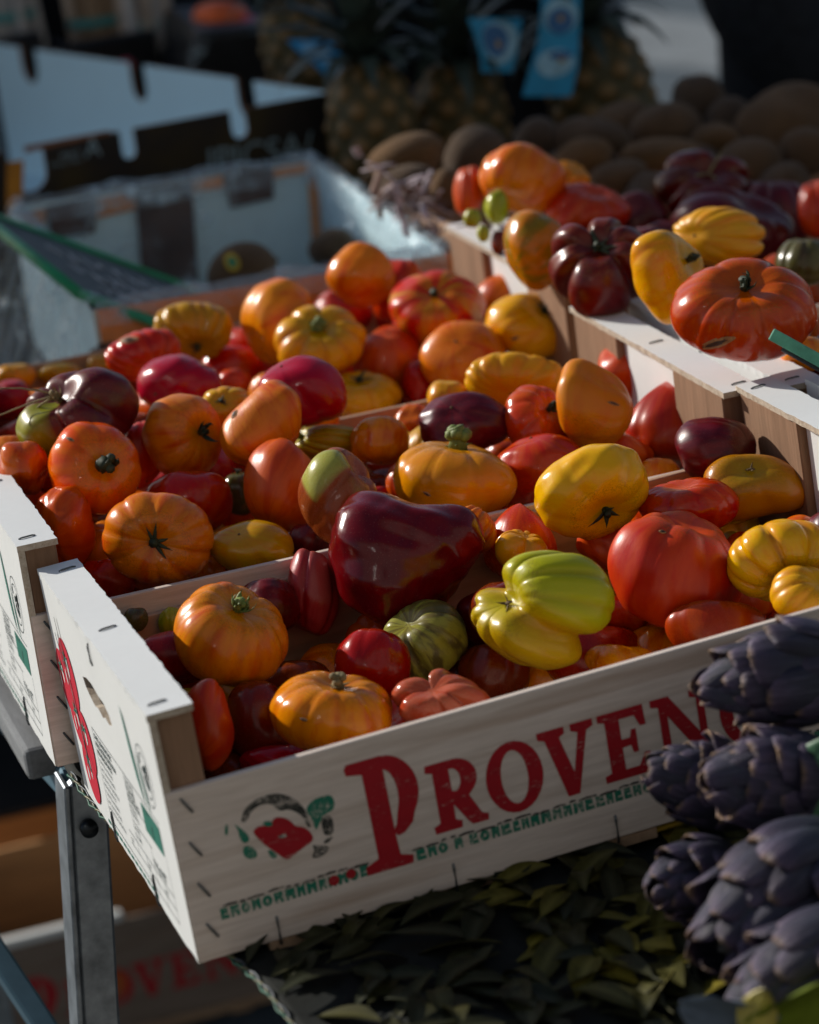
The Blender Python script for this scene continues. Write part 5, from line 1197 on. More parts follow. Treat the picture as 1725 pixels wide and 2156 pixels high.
for x in (.62, .94):
    for y in (1.1, 2.68): MB().box(x-.02-OB.x, x+.02-OB.x, y-.02-OB.y, y+.02-OB.y, 0, TT-.023-GZ).obj('leg', M_alu, back)

M_curt = simple_mat('black_curtain_cloth', (.008, .009, .011), .9, .4, 8, .1)
xr = at_y(1286, 60, 2.62).x; cu_ = empty('curtain', (xr-.9, 2.62, GZ)); tag(cu_, 'black cloth hung behind the pineapples and boxes', 'curtain')
V = []; F = []
for i in range(91):
    x = -1.72+1.72*i/90+.9; yo = .025*math.sin(i*.55)+.012*math.sin(i*1.3)
    for z in (.02, .5, 1.0, 1.28): V.append((x, yo*(1.2-.2*z), z))
for i in range(90):
    for j in range(3): F.append((i*4+j, (i+1)*4+j, (i+1)*4+j+1, i*4+j+1))
k = len(V); V += [(a, b+.004, c) for a, b, c in V]; F += [tuple(k+q for q in f[::-1]) for f in F]
mesh_obj('cloth', V, F, M_curt, cu_, True)
MB().tube([(-.85, 0, 1.295), (.92, 0, 1.295)], .012, 8).obj('rail', M_alu, cu_, True)
for x in (-.85, .915): MB().tube([(x, .0, 0), (x, .0, 1.29)], .012, 8).obj('post', M_alu, cu_, True)

# ------------------------------------------------------------------ pineapples
def pine_mat():
    m, nt, b = new_mat('pineapple_skin', (.2, .1, .03), .6, .4)
    at = N(nt, 'ShaderNodeAttribute', attribute_name='eye'); sp = N(nt, 'ShaderNodeSeparateColor'); nt.links.new(at.outputs['Color'], sp.inputs[0])
    v = coords(nt); a = noise(nt, v, 60, 4)
    c = ramp(nt, sp.outputs[0], [(.05, (.016, .018, .008)), (.45, (.085, .060, .018)), (.75, (.22, .115, .035)), (.95, (.30, .19, .09))])
    c = mix(nt, a, c, mix(nt, .5, c, (.10, .09, .03)))
    nt.links.new(c, b.inputs['Base Color']); return m
M_pine = pine_mat(); M_pleaf = simple_mat('pineapple_leaf', (.040, .060, .048), .5, .4, 50)
M_tagb = simple_mat('blue_tag', (.008, .27, .50), .5, .15, 30); M_tagp = simple_mat('pale_blue_tag_print', (.25, .47, .60), .5, .25, 60); M_tagd = simple_mat('deep_blue_tag_print', (.02, .12, .30), .5, .2, 40); M_tagg = simple_mat('ochre_dot', (.30, .20, .05), .6)
pl_leaf = None
def pineapple(C, R, H, axis, label, seed, ncrown=34, lcrown=.15):
    rg = random.Random(seed); axis = axis.normalized(); t = axis.cross(Vector((.2, 1, .1))).normalized(); b = axis.cross(t)
    r = empty('pineapple', C); tag(r, label, 'pineapple', 'pineapples at the back of the stall')
    nu, nv = 112, 70; V = []; E = []; F = []
    rows = 8.5; cols = 8
    for i in range(nv+1):
        h = i/nv; y = (h-.5)*H
        rad = R*(max(0, 1-abs(2*h-1)**3.2))**.5*(1-.10*h)
        for j in range(nu):
            u = j/nu*cols
            a = u + h*rows*.5; c = u - h*rows*.5
            fa, fc = (a % 1)-.5, (c % 1)-.5
            e = max(0, 1-(abs(fa)**2.5+abs(fc)**2.5)*8)*1.0
            e2 = math.exp(-(fa*fa+fc*fc)*40)
            rr = rad*(1+.075*e+.04*e2) if rad > .001 else 0
            ang = 6.2832*j/nu
            V.append(axis*y + (t*math.cos(ang)+b*math.sin(ang))*rr); E.append((min(1, .15+e*.62+e2*.25*rg.random()+.15*rg.random()), e2, 0, 1))
    for i in range(nv):
        for j in range(nu): F.append((i*nu+j, i*nu+(j+1) % nu, (i+1)*nu+(j+1) % nu, (i+1)*nu+j))
    o = mesh_obj('body', V, F, M_pine, r, True)
    ca = o.data.attributes.new('eye', 'FLOAT_COLOR', 'POINT'); ca.data.foreach_set('color', np.array(E, dtype=np.float32).ravel())
    lms = []
    for q in range(3):
        L = lcrown*(1-.22*q); bend = .25+.35*q; VV = []; FF = []; n = 9
        for i in range(n+1):
            s = i/n; wd = .014*(1-s)**.75*(.75+.5*math.sin(s*2.4)); zc = L*s*math.cos(bend*s); oc = L*s*math.sin(bend*s)
            for k, (w_, d_) in enumerate(((-1, .0025), (0, 0), (1, .0025))): VV.append((w_*wd, oc-d_, zc))
        for i in range(n):
            for k in range(2): FF.append((i*3+k, i*3+k+1, i*3+k+4, i*3+k+3))
        nvv = len(VV); VV += [(x, y+.0012, z) for x, y, z in VV]; FF += [tuple(nvv+p for p in f[::-1]) for f in FF]
        lms.append(new_mesh('crown_leaf', VV, FF, M_pleaf, True))
    base = axis*(H*.47); RMx = Matrix((t, b, axis)).transposed()
    for k in range(ncrown):
        ang = k*2.39996; lev = k/ncrown
        o = bpy.data.objects.new('crown_leaf', lms[2 if lev < .35 else (1 if lev < .7 else 0)]); link(o, r)
        tilt = (.95-.85*lev)+rg.uniform(-.12, .12)
        q = RMx.to_4x4() @ Matrix.Rotation(ang, 4, 'Z') @ Matrix.Translation((0, R*.20*(1-lev), lev*.02)) @ Matrix.Rotation(-tilt, 4, 'X')
        q.translation = q.translation + base; o.matrix_local = q
    return r
pineapple(at_y(786, 285, 1.32), .050, .165, Vector((.03, .05, 1)), 'shaded pineapple beside the corner of the black box', 1, 36, .17)
pineapple(at_y(975, 272, 1.36), .054, .160, Vector((.02, .0, 1)), 'middle pineapple standing behind the kiwis, between the other two big ones', 2, 36, .17)
pineapple(at_y(1268, 205, 1.36), .060, .165, Vector((-.10, .06, 1)), 'largest pineapple, with a sunlit shoulder, against the grey road', 3, 36, .17)
pineapple(at_y(640, 110, 1.75), .050, .150, Vector((-.1, .1, 1)), 'reddish brown pineapple farthest back behind the blue tag', 4, 26, .14)
def tagstrip(pts, label, emblem=True):
    """hanging tag: list of (left px, right px, y px, depth)"""
    O = at_y(pts[0][0], pts[0][2], pts[0][3]); r = empty('fruit_tag', O); tag(r, label, 'tag', 'blue paper tags tied to the pineapples')
    V = []; F = []; n = len(pts)
    L = [at_y(a, c, y)-O for a, b, c, y in pts]; R = [at_y(b, c+d_, y)-O for (a, b, c, y), d_ in zip(pts, [0]*n)]
    for a, b in zip(L, R): V += [a, b]
    for i in range(n-1): F.append((2*i, 2*i+1, 2*i+3, 2*i+2))
    k = len(V); V += [v+Vector((0, .0008, 0)) for v in V]; F += [tuple(k+q for q in f[::-1]) for f in F]
    mesh_obj('paper', V, F, M_tagb, r)
    return r, L, R
def tagdeco(r, L, R, items):
    for (u, v, ru, rv, m, nm) in items:
        n = len(L)-1
        def pt(uu, vv):
            s = min(max(vv, 0), .9999)*n; i = int(s); f = s-i
            a = L[i].lerp(L[i+1], f); b = R[i].lerp(R[i+1], f); return a.lerp(b, uu)+Vector((0, -.0012 if m is M_tagp else (-.0018 if m is M_tagd else -.0024), 0))
        c = pt(u, v); P = [pt(u+ru*math.cos(6.283*i/16), v+rv*math.sin(6.283*i/16)) for i in range(16)]
        mesh_obj(nm, [c]+P, [(0, 1+(i+1) % 16, 1+i) for i in range(16)], m, r)
r, L, R = tagstrip([(1141, 1222, -12, 1.27), (1138, 1221, 40, 1.265), (1132, 1220, 90, 1.262), (1118, 1217, 140, 1.255), (1100, 1203, 203, 1.25)], 'long blue tag with round emblems hanging in front of the largest pineapple')
tagdeco(r, L, R, [(.5, .22, .44, .19, M_tagp, 'emblem'), (.5, .27, .33, .14, M_tagd, 'emblem'), (.5, .24, .09, .035, M_tagg, 'dot'), (.5, .70, .42, .14, M_tagp, 'emblem'), (.58, .63, .26, .05, M_tagd, 'emblem'), (.62, .68, .08, .03, M_tagg, 'dot')])
r, L, R = tagstrip([(985, 1100, 38, 1.29), (1000, 1094, 75, 1.285), (1012, 1088, 115, 1.28), (1014, 1080, 152, 1.278)], 'square blue tag half hidden by leaves of the middle pineapple')
tagdeco(r, L, R, [(.55, .45, .42, .40, M_tagp, 'emblem'), (.45, .42, .30, .30, M_tagd, 'emblem'), (.5, .48, .07, .08, M_tagg, 'dot')])
r, L, R = tagstrip([(604, 690, 84, 1.62), (628, 722, 108, 1.60), (664, 731, 138, 1.58), (690, 732, 163, 1.57)], 'crumpled blue tag on the left near the reddish brown pineapple')
tagdeco(r, L, R, [(.4, .35, .3, .25, M_tagp, 'print'), (.6, .75, .3, .2, M_tagp, 'print')])

# ------------------------------------------------------------------ kiwis
def kiwi_mat():
    m, nt, b = new_mat('kiwi_skin', (.10, .05, .025), .9, .1)
    v = coords(nt); a = noise(nt, v, 30, 5, .6); f = noise(nt, v, 900, 2, .7)
    c = ramp(nt, a, [(.3, (.050, .026, .011)), (.7, (.105, .056, .025))]); c = mix(nt, math_n(nt, 'MULTIPLY', f, .5), c, (.20, .125, .065))
    oi = N(nt, 'ShaderNodeObjectInfo'); hs = N(nt, 'ShaderNodeHueSaturation'); nt.links.new(c, hs.inputs['Color'])
    nt.links.new(math_n(nt, 'ADD', math_n(nt, 'MULTIPLY', oi.outputs['Random'], .75), .65), hs.inputs['Value']); nt.links.new(math_n(nt, 'ADD', math_n(nt, 'MULTIPLY', oi.outputs['Random'], .4), .7), hs.inputs['Saturation'])
    nt.links.new(hs.outputs[0], b.inputs['Base Color']); bump(nt, b, math_n(nt, 'ADD', f, a), .7, .003)
    b.inputs['Sheen Weight'].default_value = .12; b.inputs['Sheen Roughness'].default_value = .5
    return m
M_kiwi = kiwi_mat(); M_nub = simple_mat('kiwi_nub', (.05, .03, .018), .9)
M_stick = simple_mat('yellow_sticker', (.55, .36, .02), .4); M_stick2 = simple_mat('green_sticker_print', (.03, .22, .10), .4)
GK = 'kiwis heaped behind the tomatoes'
kiwis = [(850, 337, 88, 46, .90, 'sunlit kiwi nearest the corner of the plastic lined tray'), (868, 385, 66, 34, .86, 'kiwi half covered by shredded paper'), (1002, 325, 72, 50, .94, 'kiwi behind the red and topmost orange tomatoes'),
 (940, 402, 36, 40, .80, 'kiwi with a sunlit end beside the red ribbed tomato'), (1130, 292, 50, 38, 1.02, 'kiwi at the foot of the middle pineapple'), (1243, 292, 86, 42, 1.00, 'long kiwi lying crosswise behind the topmost orange tomato'),
 (1312, 262, 66, 38, 1.08, 'kiwi below the largest pineapple'), (1232, 338, 74, 38, .92, 'kiwi above the bright red ribbed tomato'), (1300, 378, 64, 36, .86, 'kiwi right of the orange knobbly tomato'),
 (1402, 272, 82, 50, 1.02, 'big greyish kiwi in front of the topmost one'), (1392, 335, 94, 44, .92, 'long kiwi with a bright rim left of the dark star ribbed tomato'), (1471, 216, 60, 52, 1.10, 'topmost kiwi standing out against the grey road'),
 (1536, 252, 58, 42, 1.06, 'kiwi tucked right of the topmost one'), (1655, 282, 118, 82, .98, 'largest kiwi at right below the dark coat'), (1500, 302, 60, 36, .97, 'small kiwi left of the largest one'),
 (1570, 352, 78, 56, .88, 'kiwi right behind the dark star ribbed tomato'), (1700, 318, 56, 46, .88, 'bluish kiwi at the right picture edge'), (1650, 405, 66, 56, .82, 'kiwi behind the dark purple tomato at right'),
 (1372, 420, 66, 46, .82, 'kiwi between the bright red and dark star ribbed tomatoes'), (1180, 360, 60, 40, .98, 'kiwi hidden behind the topmost orange tomato'), (1460, 360, 66, 44, .95, 'kiwi in deep shade above the dark star ribbed tomato')]
def kiwi(px, py, a_, b_, Y, label, seed, group=GK, sticker=False):
    C = at_y(px, py, Y); t_ = depth(C); hx, hy = a_*.97*t_/FPX, b_*1.14*t_/FPX
    rg = random.Random(seed); o = ellipsoid('kiwi', C, hx, (hx+hy)/2, hy, M_kiwi, (rg.uniform(-.3, .3), -.125+rg.uniform(-.2, .25), -.28+rg.uniform(-.5, .5)), seed=seed, lump=rg.uniform(.04, .10), n=32, k=20)
    tag(o, label, 'kiwi', group)
    s = 1 if rg.random() > .5 else -1
    MB().tube([(s*hx*.955, 0, 0), (s*hx*.995, 0, 0), (s*hx*1.005, 0, .001)], [.006, .0040, .0015], 8).obj('nub', M_nub, o, True)
    if sticker:
        for (sc, mt_, of_, nm) in ((1, M_stick, 1.02, 'sticker'), (.55, M_stick2, 1.03, 'sticker_print')):
            V = []
            for i in range(20):
                q = 6.283*i/20; u_ = -.22+.21*sc*math.cos(q); v_ = .42+.32*sc*math.sin(q)
                V.append((hx*u_*of_, -(hx+hy)/2*math.sqrt(max(0, 1-u_*u_-v_*v_))*of_, hy*v_*of_))
            mesh_obj(nm, V, [tuple(range(20))], mt_, o)
    return o
for i, (px, py, a_, b_, Y, lab) in enumerate(kiwis): kiwi(px, py, a_, b_, Y, lab, 50+i)
kiwi(512, 572, 76, 56, .93, 'dark kiwi with a yellow sticker lying in the lined tray', 91, 'kiwis left in the lined tray', True)
kiwi(702, 520, 54, 36, .98, 'kiwi without sticker in the far right corner of the lined tray', 92, 'kiwis left in the lined tray')
# a crate under the kiwis and hidden ones below
kc_ = empty('kiwi_crate', (.58, .70, TT)); tag(kc_, 'low wooden crate under the heap of kiwis', 'crate')
for (x0, x1, y0, y1, z0, z1, nm) in ((0, 1.1, 0, .34, .002, .008, 'floor_board'), (0, 1.1, 0, .006, .0085, .10, 'side_board'), (0, 1.1, .334, .34, .0085, .12, 'side_board'), (0, .006, .0065, .3335, .0085, .12, 'end_board'), (1.094, 1.1, .0065, .3335, .0085, .12, 'end_board')):
    MB().box(x0, x1, y0, y1, z0, z1).obj(nm, M_boardin, kc_, bevel=.001)
# shredded packing paper
M_paper = simple_mat('shredded_paper', (.46, .38, .40), .75, .25, 40); M_paperb = simple_mat('brown_shredded_paper', (.20, .12, .09), .8, .3, 40)
P0 = at_y(865, 425, .77); pp = empty('shredded_paper', P0); tag(pp, 'tuft of pinkish white shredded packing paper by the tray corner', 'packing paper')
rg = random.Random(77)
for i in range(46):
    px, py = 865+rg.gauss(0, 42), 0; py = 418+(px-865)*.55+rg.gauss(0, 15)
    p = at_y(px, py, .775+rg.uniform(-.02, .03))-P0; d_ = Vector((rg.uniform(-1, 1), rg.uniform(-.6, .6), rg.uniform(-.6, .6))).normalized(); pts = []
    for k in range(6):
        pts.append(p.copy()); d_ = (d_+Vector((rg.uniform(-.6, .6), rg.uniform(-.5, .5), rg.uniform(-.6, .5)))*.6).normalized(); p = p+d_*.0065
    MB().tube(pts, rg.uniform(.0025, .0042), 6, .25).obj('paper_strip', M_paper if rg.random() > .3 else M_paperb, pp, True)

# ------------------------------------------------------------------ person in dark clothes at the back
def skin_body(name, verts, edges, radii, mtl, root=0, sub=2, parent=None):
    me = bpy.data.meshes.new(name); me.from_pydata([tuple(v) for v in verts], edges, []); o = bpy.data.objects.new(name, me); link(o, parent)
    md = o.modifiers.new('skin', 'SKIN'); md.use_smooth_shade = True
    for i, r in enumerate(radii): me.skin_vertices[0].data[i].radius = r if isinstance(r, tuple) else (r, r)
    me.skin_vertices[0].data[root].use_root = True
    s = o.modifiers.new('sub', 'SUBSURF'); s.levels = sub; s.render_levels = sub
    dg = bpy.context.evaluated_depsgraph_get(); m2 = bpy.data.meshes.new_from_object(o.evaluated_get(dg))
    o.modifiers.clear(); o.data = m2; m2.materials.clear(); m2.materials.append(mtl)
    m2.polygons.foreach_set('use_smooth', [True]*len(m2.polygons)); bpy.data.meshes.remove(me)
    return o
M_coat = simple_mat('dark_coat', (.014, .016, .019), .9, .5, 90, .2, 0, .5); M_skin = simple_mat('skin', (.42, .24, .17), .5, .1, 40); M_hair = simple_mat('dark_hair', (.02, .014, .01), .6, .4, 120); M_trouser = simple_mat('dark_trousers', (.02, .023, .03), .9, .3, 90)
PX, PY = 1.42, 1.80
E_ = at_y(1600, 20, 1.60); H_ = at_y(1760, 205, 1.53)
sh = Vector((PX-.17, PY-.05, .30))
V = [(PX, PY, -.22), (PX, PY, -.05), (PX-.01, PY-.03, .12), (PX-.01, PY-.07, .28), (PX-.01, PY-.09, .36), (PX-.01, PY-.11, .43),
     tuple(sh), tuple((sh+E_)/2+Vector((-.02, 0, .03))), tuple(E_), tuple((E_+H_)/2), tuple(H_),
     (PX+.18, PY-.05, .30), (PX+.25, PY-.03, .08), (PX+.20, PY-.18, -.08),
     (PX-.09, PY, -.32), (PX-.10, PY-.01, -.68), (PX-.10, PY+.02, -1.06), (PX+.09, PY, -.32), (PX+.10, PY-.01, -.68), (PX+.10, PY+.02, -1.06)]
E2 = [(0, 1), (1, 2), (2, 3), (3, 4), (4, 5), (3, 6), (6, 7), (7, 8), (8, 9), (9, 10), (3, 11), (11, 12), (12, 13), (0, 14), (14, 15), (15, 16), (0, 17), (17, 18), (18, 19)]
RR = [(.17, .13), (.17, .13), (.18, .13), (.17, .12), (.07, .07), (.055, .055), .085, .075, .075, .066, .050, .085, .068, .05, .09, .07, .05, .09, .07, .05]
body = skin_body('person', V, E2, RR, M_coat)
tag(body, 'person in a dark coat bending an arm over the kiwis at top right', 'person')
ellipsoid('head', (PX-.01, PY-.14, .55), .075, .095, .115, M_skin, (.25, 0, 0), body, .02, 2)
ellipsoid('hair', (PX-.01, PY-.125, .58), .081, .098, .105, M_hair, (.1, 0, 0), body, .05, 3)
hd = (H_-E_).normalized(); hs_ = hd.cross(Vector((0, 1, 0))).normalized(); m = MB()
m.tube([H_-hd*.01, H_+hd*.03, H_+hd*.06, H_+hd*.085], [.024, .03, .034, .028], 10, .45)
for k, (o_, l_) in enumerate(((-.026, .055), (-.009, .068), (.009, .066), (.026, .052))):
    b0 = H_+hd*.075+hs_*o_; m.tube([b0, b0+hd*l_*.5+Vector((0, .004, -.004)), b0+hd*l_*.8+Vector((0, .01, -.016)), b0+hd*l_*.85+Vector((0, .012, -.028))], [.0095, .009, .008, .006], 7)
b0 = H_+hd*.03+hs_*.03; m.tube([b0, b0+hd*.02+hs_*.018, b0+hd*.045+hs_*.022], [.011, .010, .007], 7)
m.obj('hand', M_skin, body, True)
for s in (-1, 1):
    MB().tube([(PX+s*.10, PY+.06, GZ+.045), (PX+s*.10, PY-.03, GZ+.05), (PX+s*.105, PY-.13, GZ+.04), (PX+s*.107, PY-.19, GZ+.03)], [.045, .05, .046, .03], 10, .75).obj('shoe', M_blackp, body, True)

# ------------------------------------------------------------------ artichokes on the table at right
def bract_mat():
    m, nt, b = new_mat('artichoke_bract', (.1, .08, .14), .55, .35)
    at = N(nt, 'ShaderNodeAttribute', attribute_name='along'); sp = N(nt, 'ShaderNodeSeparateColor'); nt.links.new(at.outputs['Color'], sp.inputs[0])
    oi = N(nt, 'ShaderNodeObjectInfo'); v = coords(nt); a = noise(nt, v, 70, 4)
    c = ramp(nt, sp.outputs[0], [(.0, (.035, .052, .034)), (.35, (.030, .040, .050)), (.72, (.036, .031, .058)), (.90, (.10, .062, .115)), (1.0, (.34, .19, .07))])
    fb = noise(nt, coords(nt, (26, 1.6, 4)), 1.0, 5, .6)
    c = mix(nt, math_n(nt, 'MULTIPLY', a, .55), c, (.034, .034, .055))
    c = mix(nt, ramp(nt, fb, [(.42, (.55, .55, .55)), (.60, (0, 0, 0))]), c, (.022, .018, .034)); c = mix(nt, ramp(nt, fb, [(.55, (0, 0, 0)), (.72, (.5, .5, .5))]), c, (.125, .105, .165))
    hs = N(nt, 'ShaderNodeHueSaturation'); nt.links.new(c, hs.inputs['Color']); nt.links.new(math_n(nt, 'ADD', math_n(nt, 'MULTIPLY', oi.outputs['Random'], .5), .75), hs.inputs['Value'])
    nt.links.new(hs.outputs[0], b.inputs['Base Color']); bump(nt, b, fb, .35, .02); return m
M_bract = bract_mat(); M_core = simple_mat('artichoke_core', (.05, .05, .05), .7); M_stem = simple_mat('artichoke_stem', (.12, .15, .07), .7, .3, 60)
def bract_mesh(tipcurl, wd):
    V = []; F = []; A_ = []; n = 10; k = 7
    for i in range(n+1):
        s = i/n; w_ = wd*(math.sin(math.pi*(.18+.50*s)))**.8*(1-.22*s)*(1 if s < .80 else max(.34, (1-((s-.80)/.205)**2)**.5))
        for j in range(k):
            q = (j/(k-1))*2-1
            V.append((q*w_*.5, s, -.34*w_*q*q*1.0+tipcurl*s**4+.06*math.sin(s*3.1))); A_.append((s*.97 if abs(q) < .8 else s*.95, 0, 0, 1))
    for i in range(n):
        for j in range(k-1): F.append((i*k+j, i*k+j+1, (i+1)*k+j+1, (i+1)*k+j))
    nv = len(V); th = .085
    for i in range(n+1):
        s = i/n; tk = th*(1-.55*s)+.02
        for j in range(k):
            q = (j/(k-1))*2-1; x, y, z = V[i*k+j]; V.append((x*.92, y-.01, z-tk*(1-q*q*.9))); A_.append((s, 0, 0, 1))
    F += [tuple(nv+p for p in f[::-1]) for f in F]
    rim = [i*k for i in range(n+1)] + [n*k+j for j in range(1, k)] + [i*k+k-1 for i in range(n-1, -1, -1)] + [j for j in range(k-2, 0, -1)]
    for a, b in zip(rim, rim[1:]+rim[:1]): F.append((a, nv+a, nv+b, b))
    # small thorn
    tip = Vector(V[n*k+k//2]); c0 = len(V)
    for j in range(5): V.append((tip.x+.035*math.cos(j*1.256), tip.y-.02, tip.z-.03+.035*math.sin(j*1.256))); A_.append((1, 0, 0, 1))
    V.append((tip.x, tip.y+.035, tip.z-.015)); A_.append((1, 0, 0, 1))
    for j in range(5): F.append((c0+j, c0+(j+1) % 5, c0+5))
    me = new_mesh('bract', V, F, M_bract, True)
    bm = bmesh.new(); bm.from_mesh(me); bmesh.ops.recalc_face_normals(bm, faces=list(bm.faces)); bm.to_mesh(me); bm.free()
    ca = me.attributes.new('along', 'FLOAT_COLOR', 'POINT'); ca.data.foreach_set('color', np.array(A_, dtype=np.float32).ravel())
    return me
BM_ = [bract_mesh(c, w_) for c, w_ in ((-.05, .72), (-.12, .62), (.04, .78), (-.16, .55))]
def artichoke(C, R, H, axis, label, seed, n=40, openness=.10):
    """axis points from the stalk to the tip"""
    rg = random.Random(seed); axis = axis.normalized(); t = axis.cross(Vector((.1, .3, 1))).normalized(); b = axis.cross(t)
    r = empty('artichoke', C); tag(r, label, 'artichoke', 'violet artichokes at the front right')
    V = []; F = []; m_ = 20
    pr = [(math.sin(math.pi*i/12)**.8*R*.80*(1-.25*(i/12)), (i/12-.5)*H*.9) for i in range(13)]
    for (rr, h) in pr:
        for j in range(m_): V.append(axis*h+(t*math.cos(6.283*j/m_)+b*math.sin(6.283*j/m_))*rr)
    for i in range(12):
        for j in range(m_): F.append((i*m_+j, i*m_+(j+1) % m_, (i+1)*m_+(j+1) % m_, (i+1)*m_+j))
    mesh_obj('core', V, F, M_core, r, True)
    MB().tube([axis*(-H*.42), axis*(-H*.62)-Vector((0, 0, .004)), axis*(-H*.95)-Vector((0, 0, .012))], [R*.36, R*.28, R*.26], 12).obj('stalk', M_stem, r, True)
    for k in range(n):
        s = k/(n-1); ang = k*2.39996+rg.uniform(-.08, .08)
        h = (-.46+.74*s**.92)*H
        f = (h/H+.5); rr = R*(.80*math.sin(math.pi*min(.97, .10+f*.82))**.75*(1-.22*f)+.03)
        rad = t*math.cos(ang)+b*math.sin(ang)
        slope = (.42-1.15*f)+openness*(.4+.9*rg.random())                       # outward lean of the bract
        dirv = (axis*math.cos(slope)+rad*math.sin(slope)).normalized()
        nrm = (rad*math.cos(slope)-axis*math.sin(slope)).normalized(); sd_ = dirv.cross(nrm).normalized()
        L = H*(.50-.22*s)*rg.uniform(.9, 1.1); W_ = L*rg.uniform(1.0, 1.3)*(1-.15*s)
        M = Matrix((sd_*W_, dirv*L, nrm*L*.9)).transposed().to_4x4(); M.translation = axis*h+rad*(rr*.92)
        o = bpy.data.objects.new('bract', BM_[rg.randrange(4)]); link(o, r); o.matrix_local = M
    return r
lf = -CR
artichoke(at_y(1668, 1425, -.385), .034, .105, lf*1.0-CU*.10+CT*.10, 'uppermost violet artichoke overlapping the printed front board', 1, 36)
artichoke(at_y(1500, 1655, -.372), .031, .085, lf*.85+CU*.25+CT*.35, 'dark shaded artichoke touching the lettering of the front board', 2, 34)
artichoke(at_y(1650, 1650, -.425), .037, .100, lf*.95+CU*.10+CT*.45, 'sunlit tipped artichoke with many orange thorns, in the middle of the heap', 3, 48, .05)
artichoke(at_y(1470, 1850, -.425), .028, .075, lf*.7+CT*.6-CU*.1, 'teal grey artichoke deepest in shade on the leafy cloth', 4, 32)
artichoke(at_y(1655, 1890, -.50), .044, .118, lf*.70-CU*.45+CT*.50, 'biggest violet artichoke with pale sunlit leaf tips', 5, 38, .16)
artichoke(at_y(1715, 2040, -.565), .034, .100, lf*.80-CU*.40+CT*.25, 'lowest artichoke at the right edge above the yellow green leaf', 6, 34)
# loose leaves among them
def big_leaf(px, py, Y, L, Wd, d1, d2, col, label, cup=.25):
    C = at_y(px, py, Y); d1 = (CR*d1[0]+CU*d1[1]+CT*d1[2]).normalized(); d2 = (CR*d2[0]+CU*d2[1]+CT*d2[2]); d2 = (d2-d1*d2.dot(d1)).normalized(); d3 = d1.cross(d2)
    V = []; F = []; n, k = 16, 9
    for i in range(n+1):
        s = i/n; w_ = Wd*math.sin(math.pi*(.04+.92*s))**.8
        for j in range(k):
            q = j/(k-1)*2-1; V.append(d1*(s-.5)*L + d2*q*w_ + d3*(cup*w_*q*q - .12*L*(s-.5)**2 + .0012*math.cos(q*14+s*9) - .0016*math.exp(-(q/.08)**2)))
    for i in range(n):
        for j in range(k-1): F.append((i*k+j, i*k+j+1, (i+1)*k+j+1, (i+1)*k+j))
    nv = len(V); V += [v-d3*.0008 for v in V]; F += [tuple(nv+p for p in f[::-1]) for f in F]
    m_, nt, b = new_mat('loose_leaf', col, .45, .4); v = coords(nt); a = noise(nt, v, 50, 5)
    nt.links.new(ramp(nt, a, [(.3, tuple(x*.7 for x in col)), (.7, tuple(x*1.3 for x in col))]), b.inputs['Base Color'])
    o = mesh_obj('artichoke_leaf', V, F, m_, None, True); o.location = C; tag(o, label, 'leaf')
big_leaf(1705, 1672, -.45, .070, .022, (.45, .9, .1), (.9, -.4, .3), (.05, .14, .065), 'dark green artichoke leaf at the right edge between two artichokes')
big_leaf(1690, 2118, -.60, .080, .020, (.85, .45, .1), (-.3, .6, .7), (.17, .22, .02), 'bright yellow green leaf in the bottom right corner')
big_leaf(1592, 2140, -.60, .030, .010, (.3, .9, .2), (.9, -.2, .3), (.42, .34, .06), 'small pale yellow leaf at the bottom edge')
big_leaf(1535, 2138, -.585, .050, .020, (1, -.15, .1), (0, .7, .7), (.17, .21, .27), 'blue grey leaf at the bottom edge beside the pale yellow one')

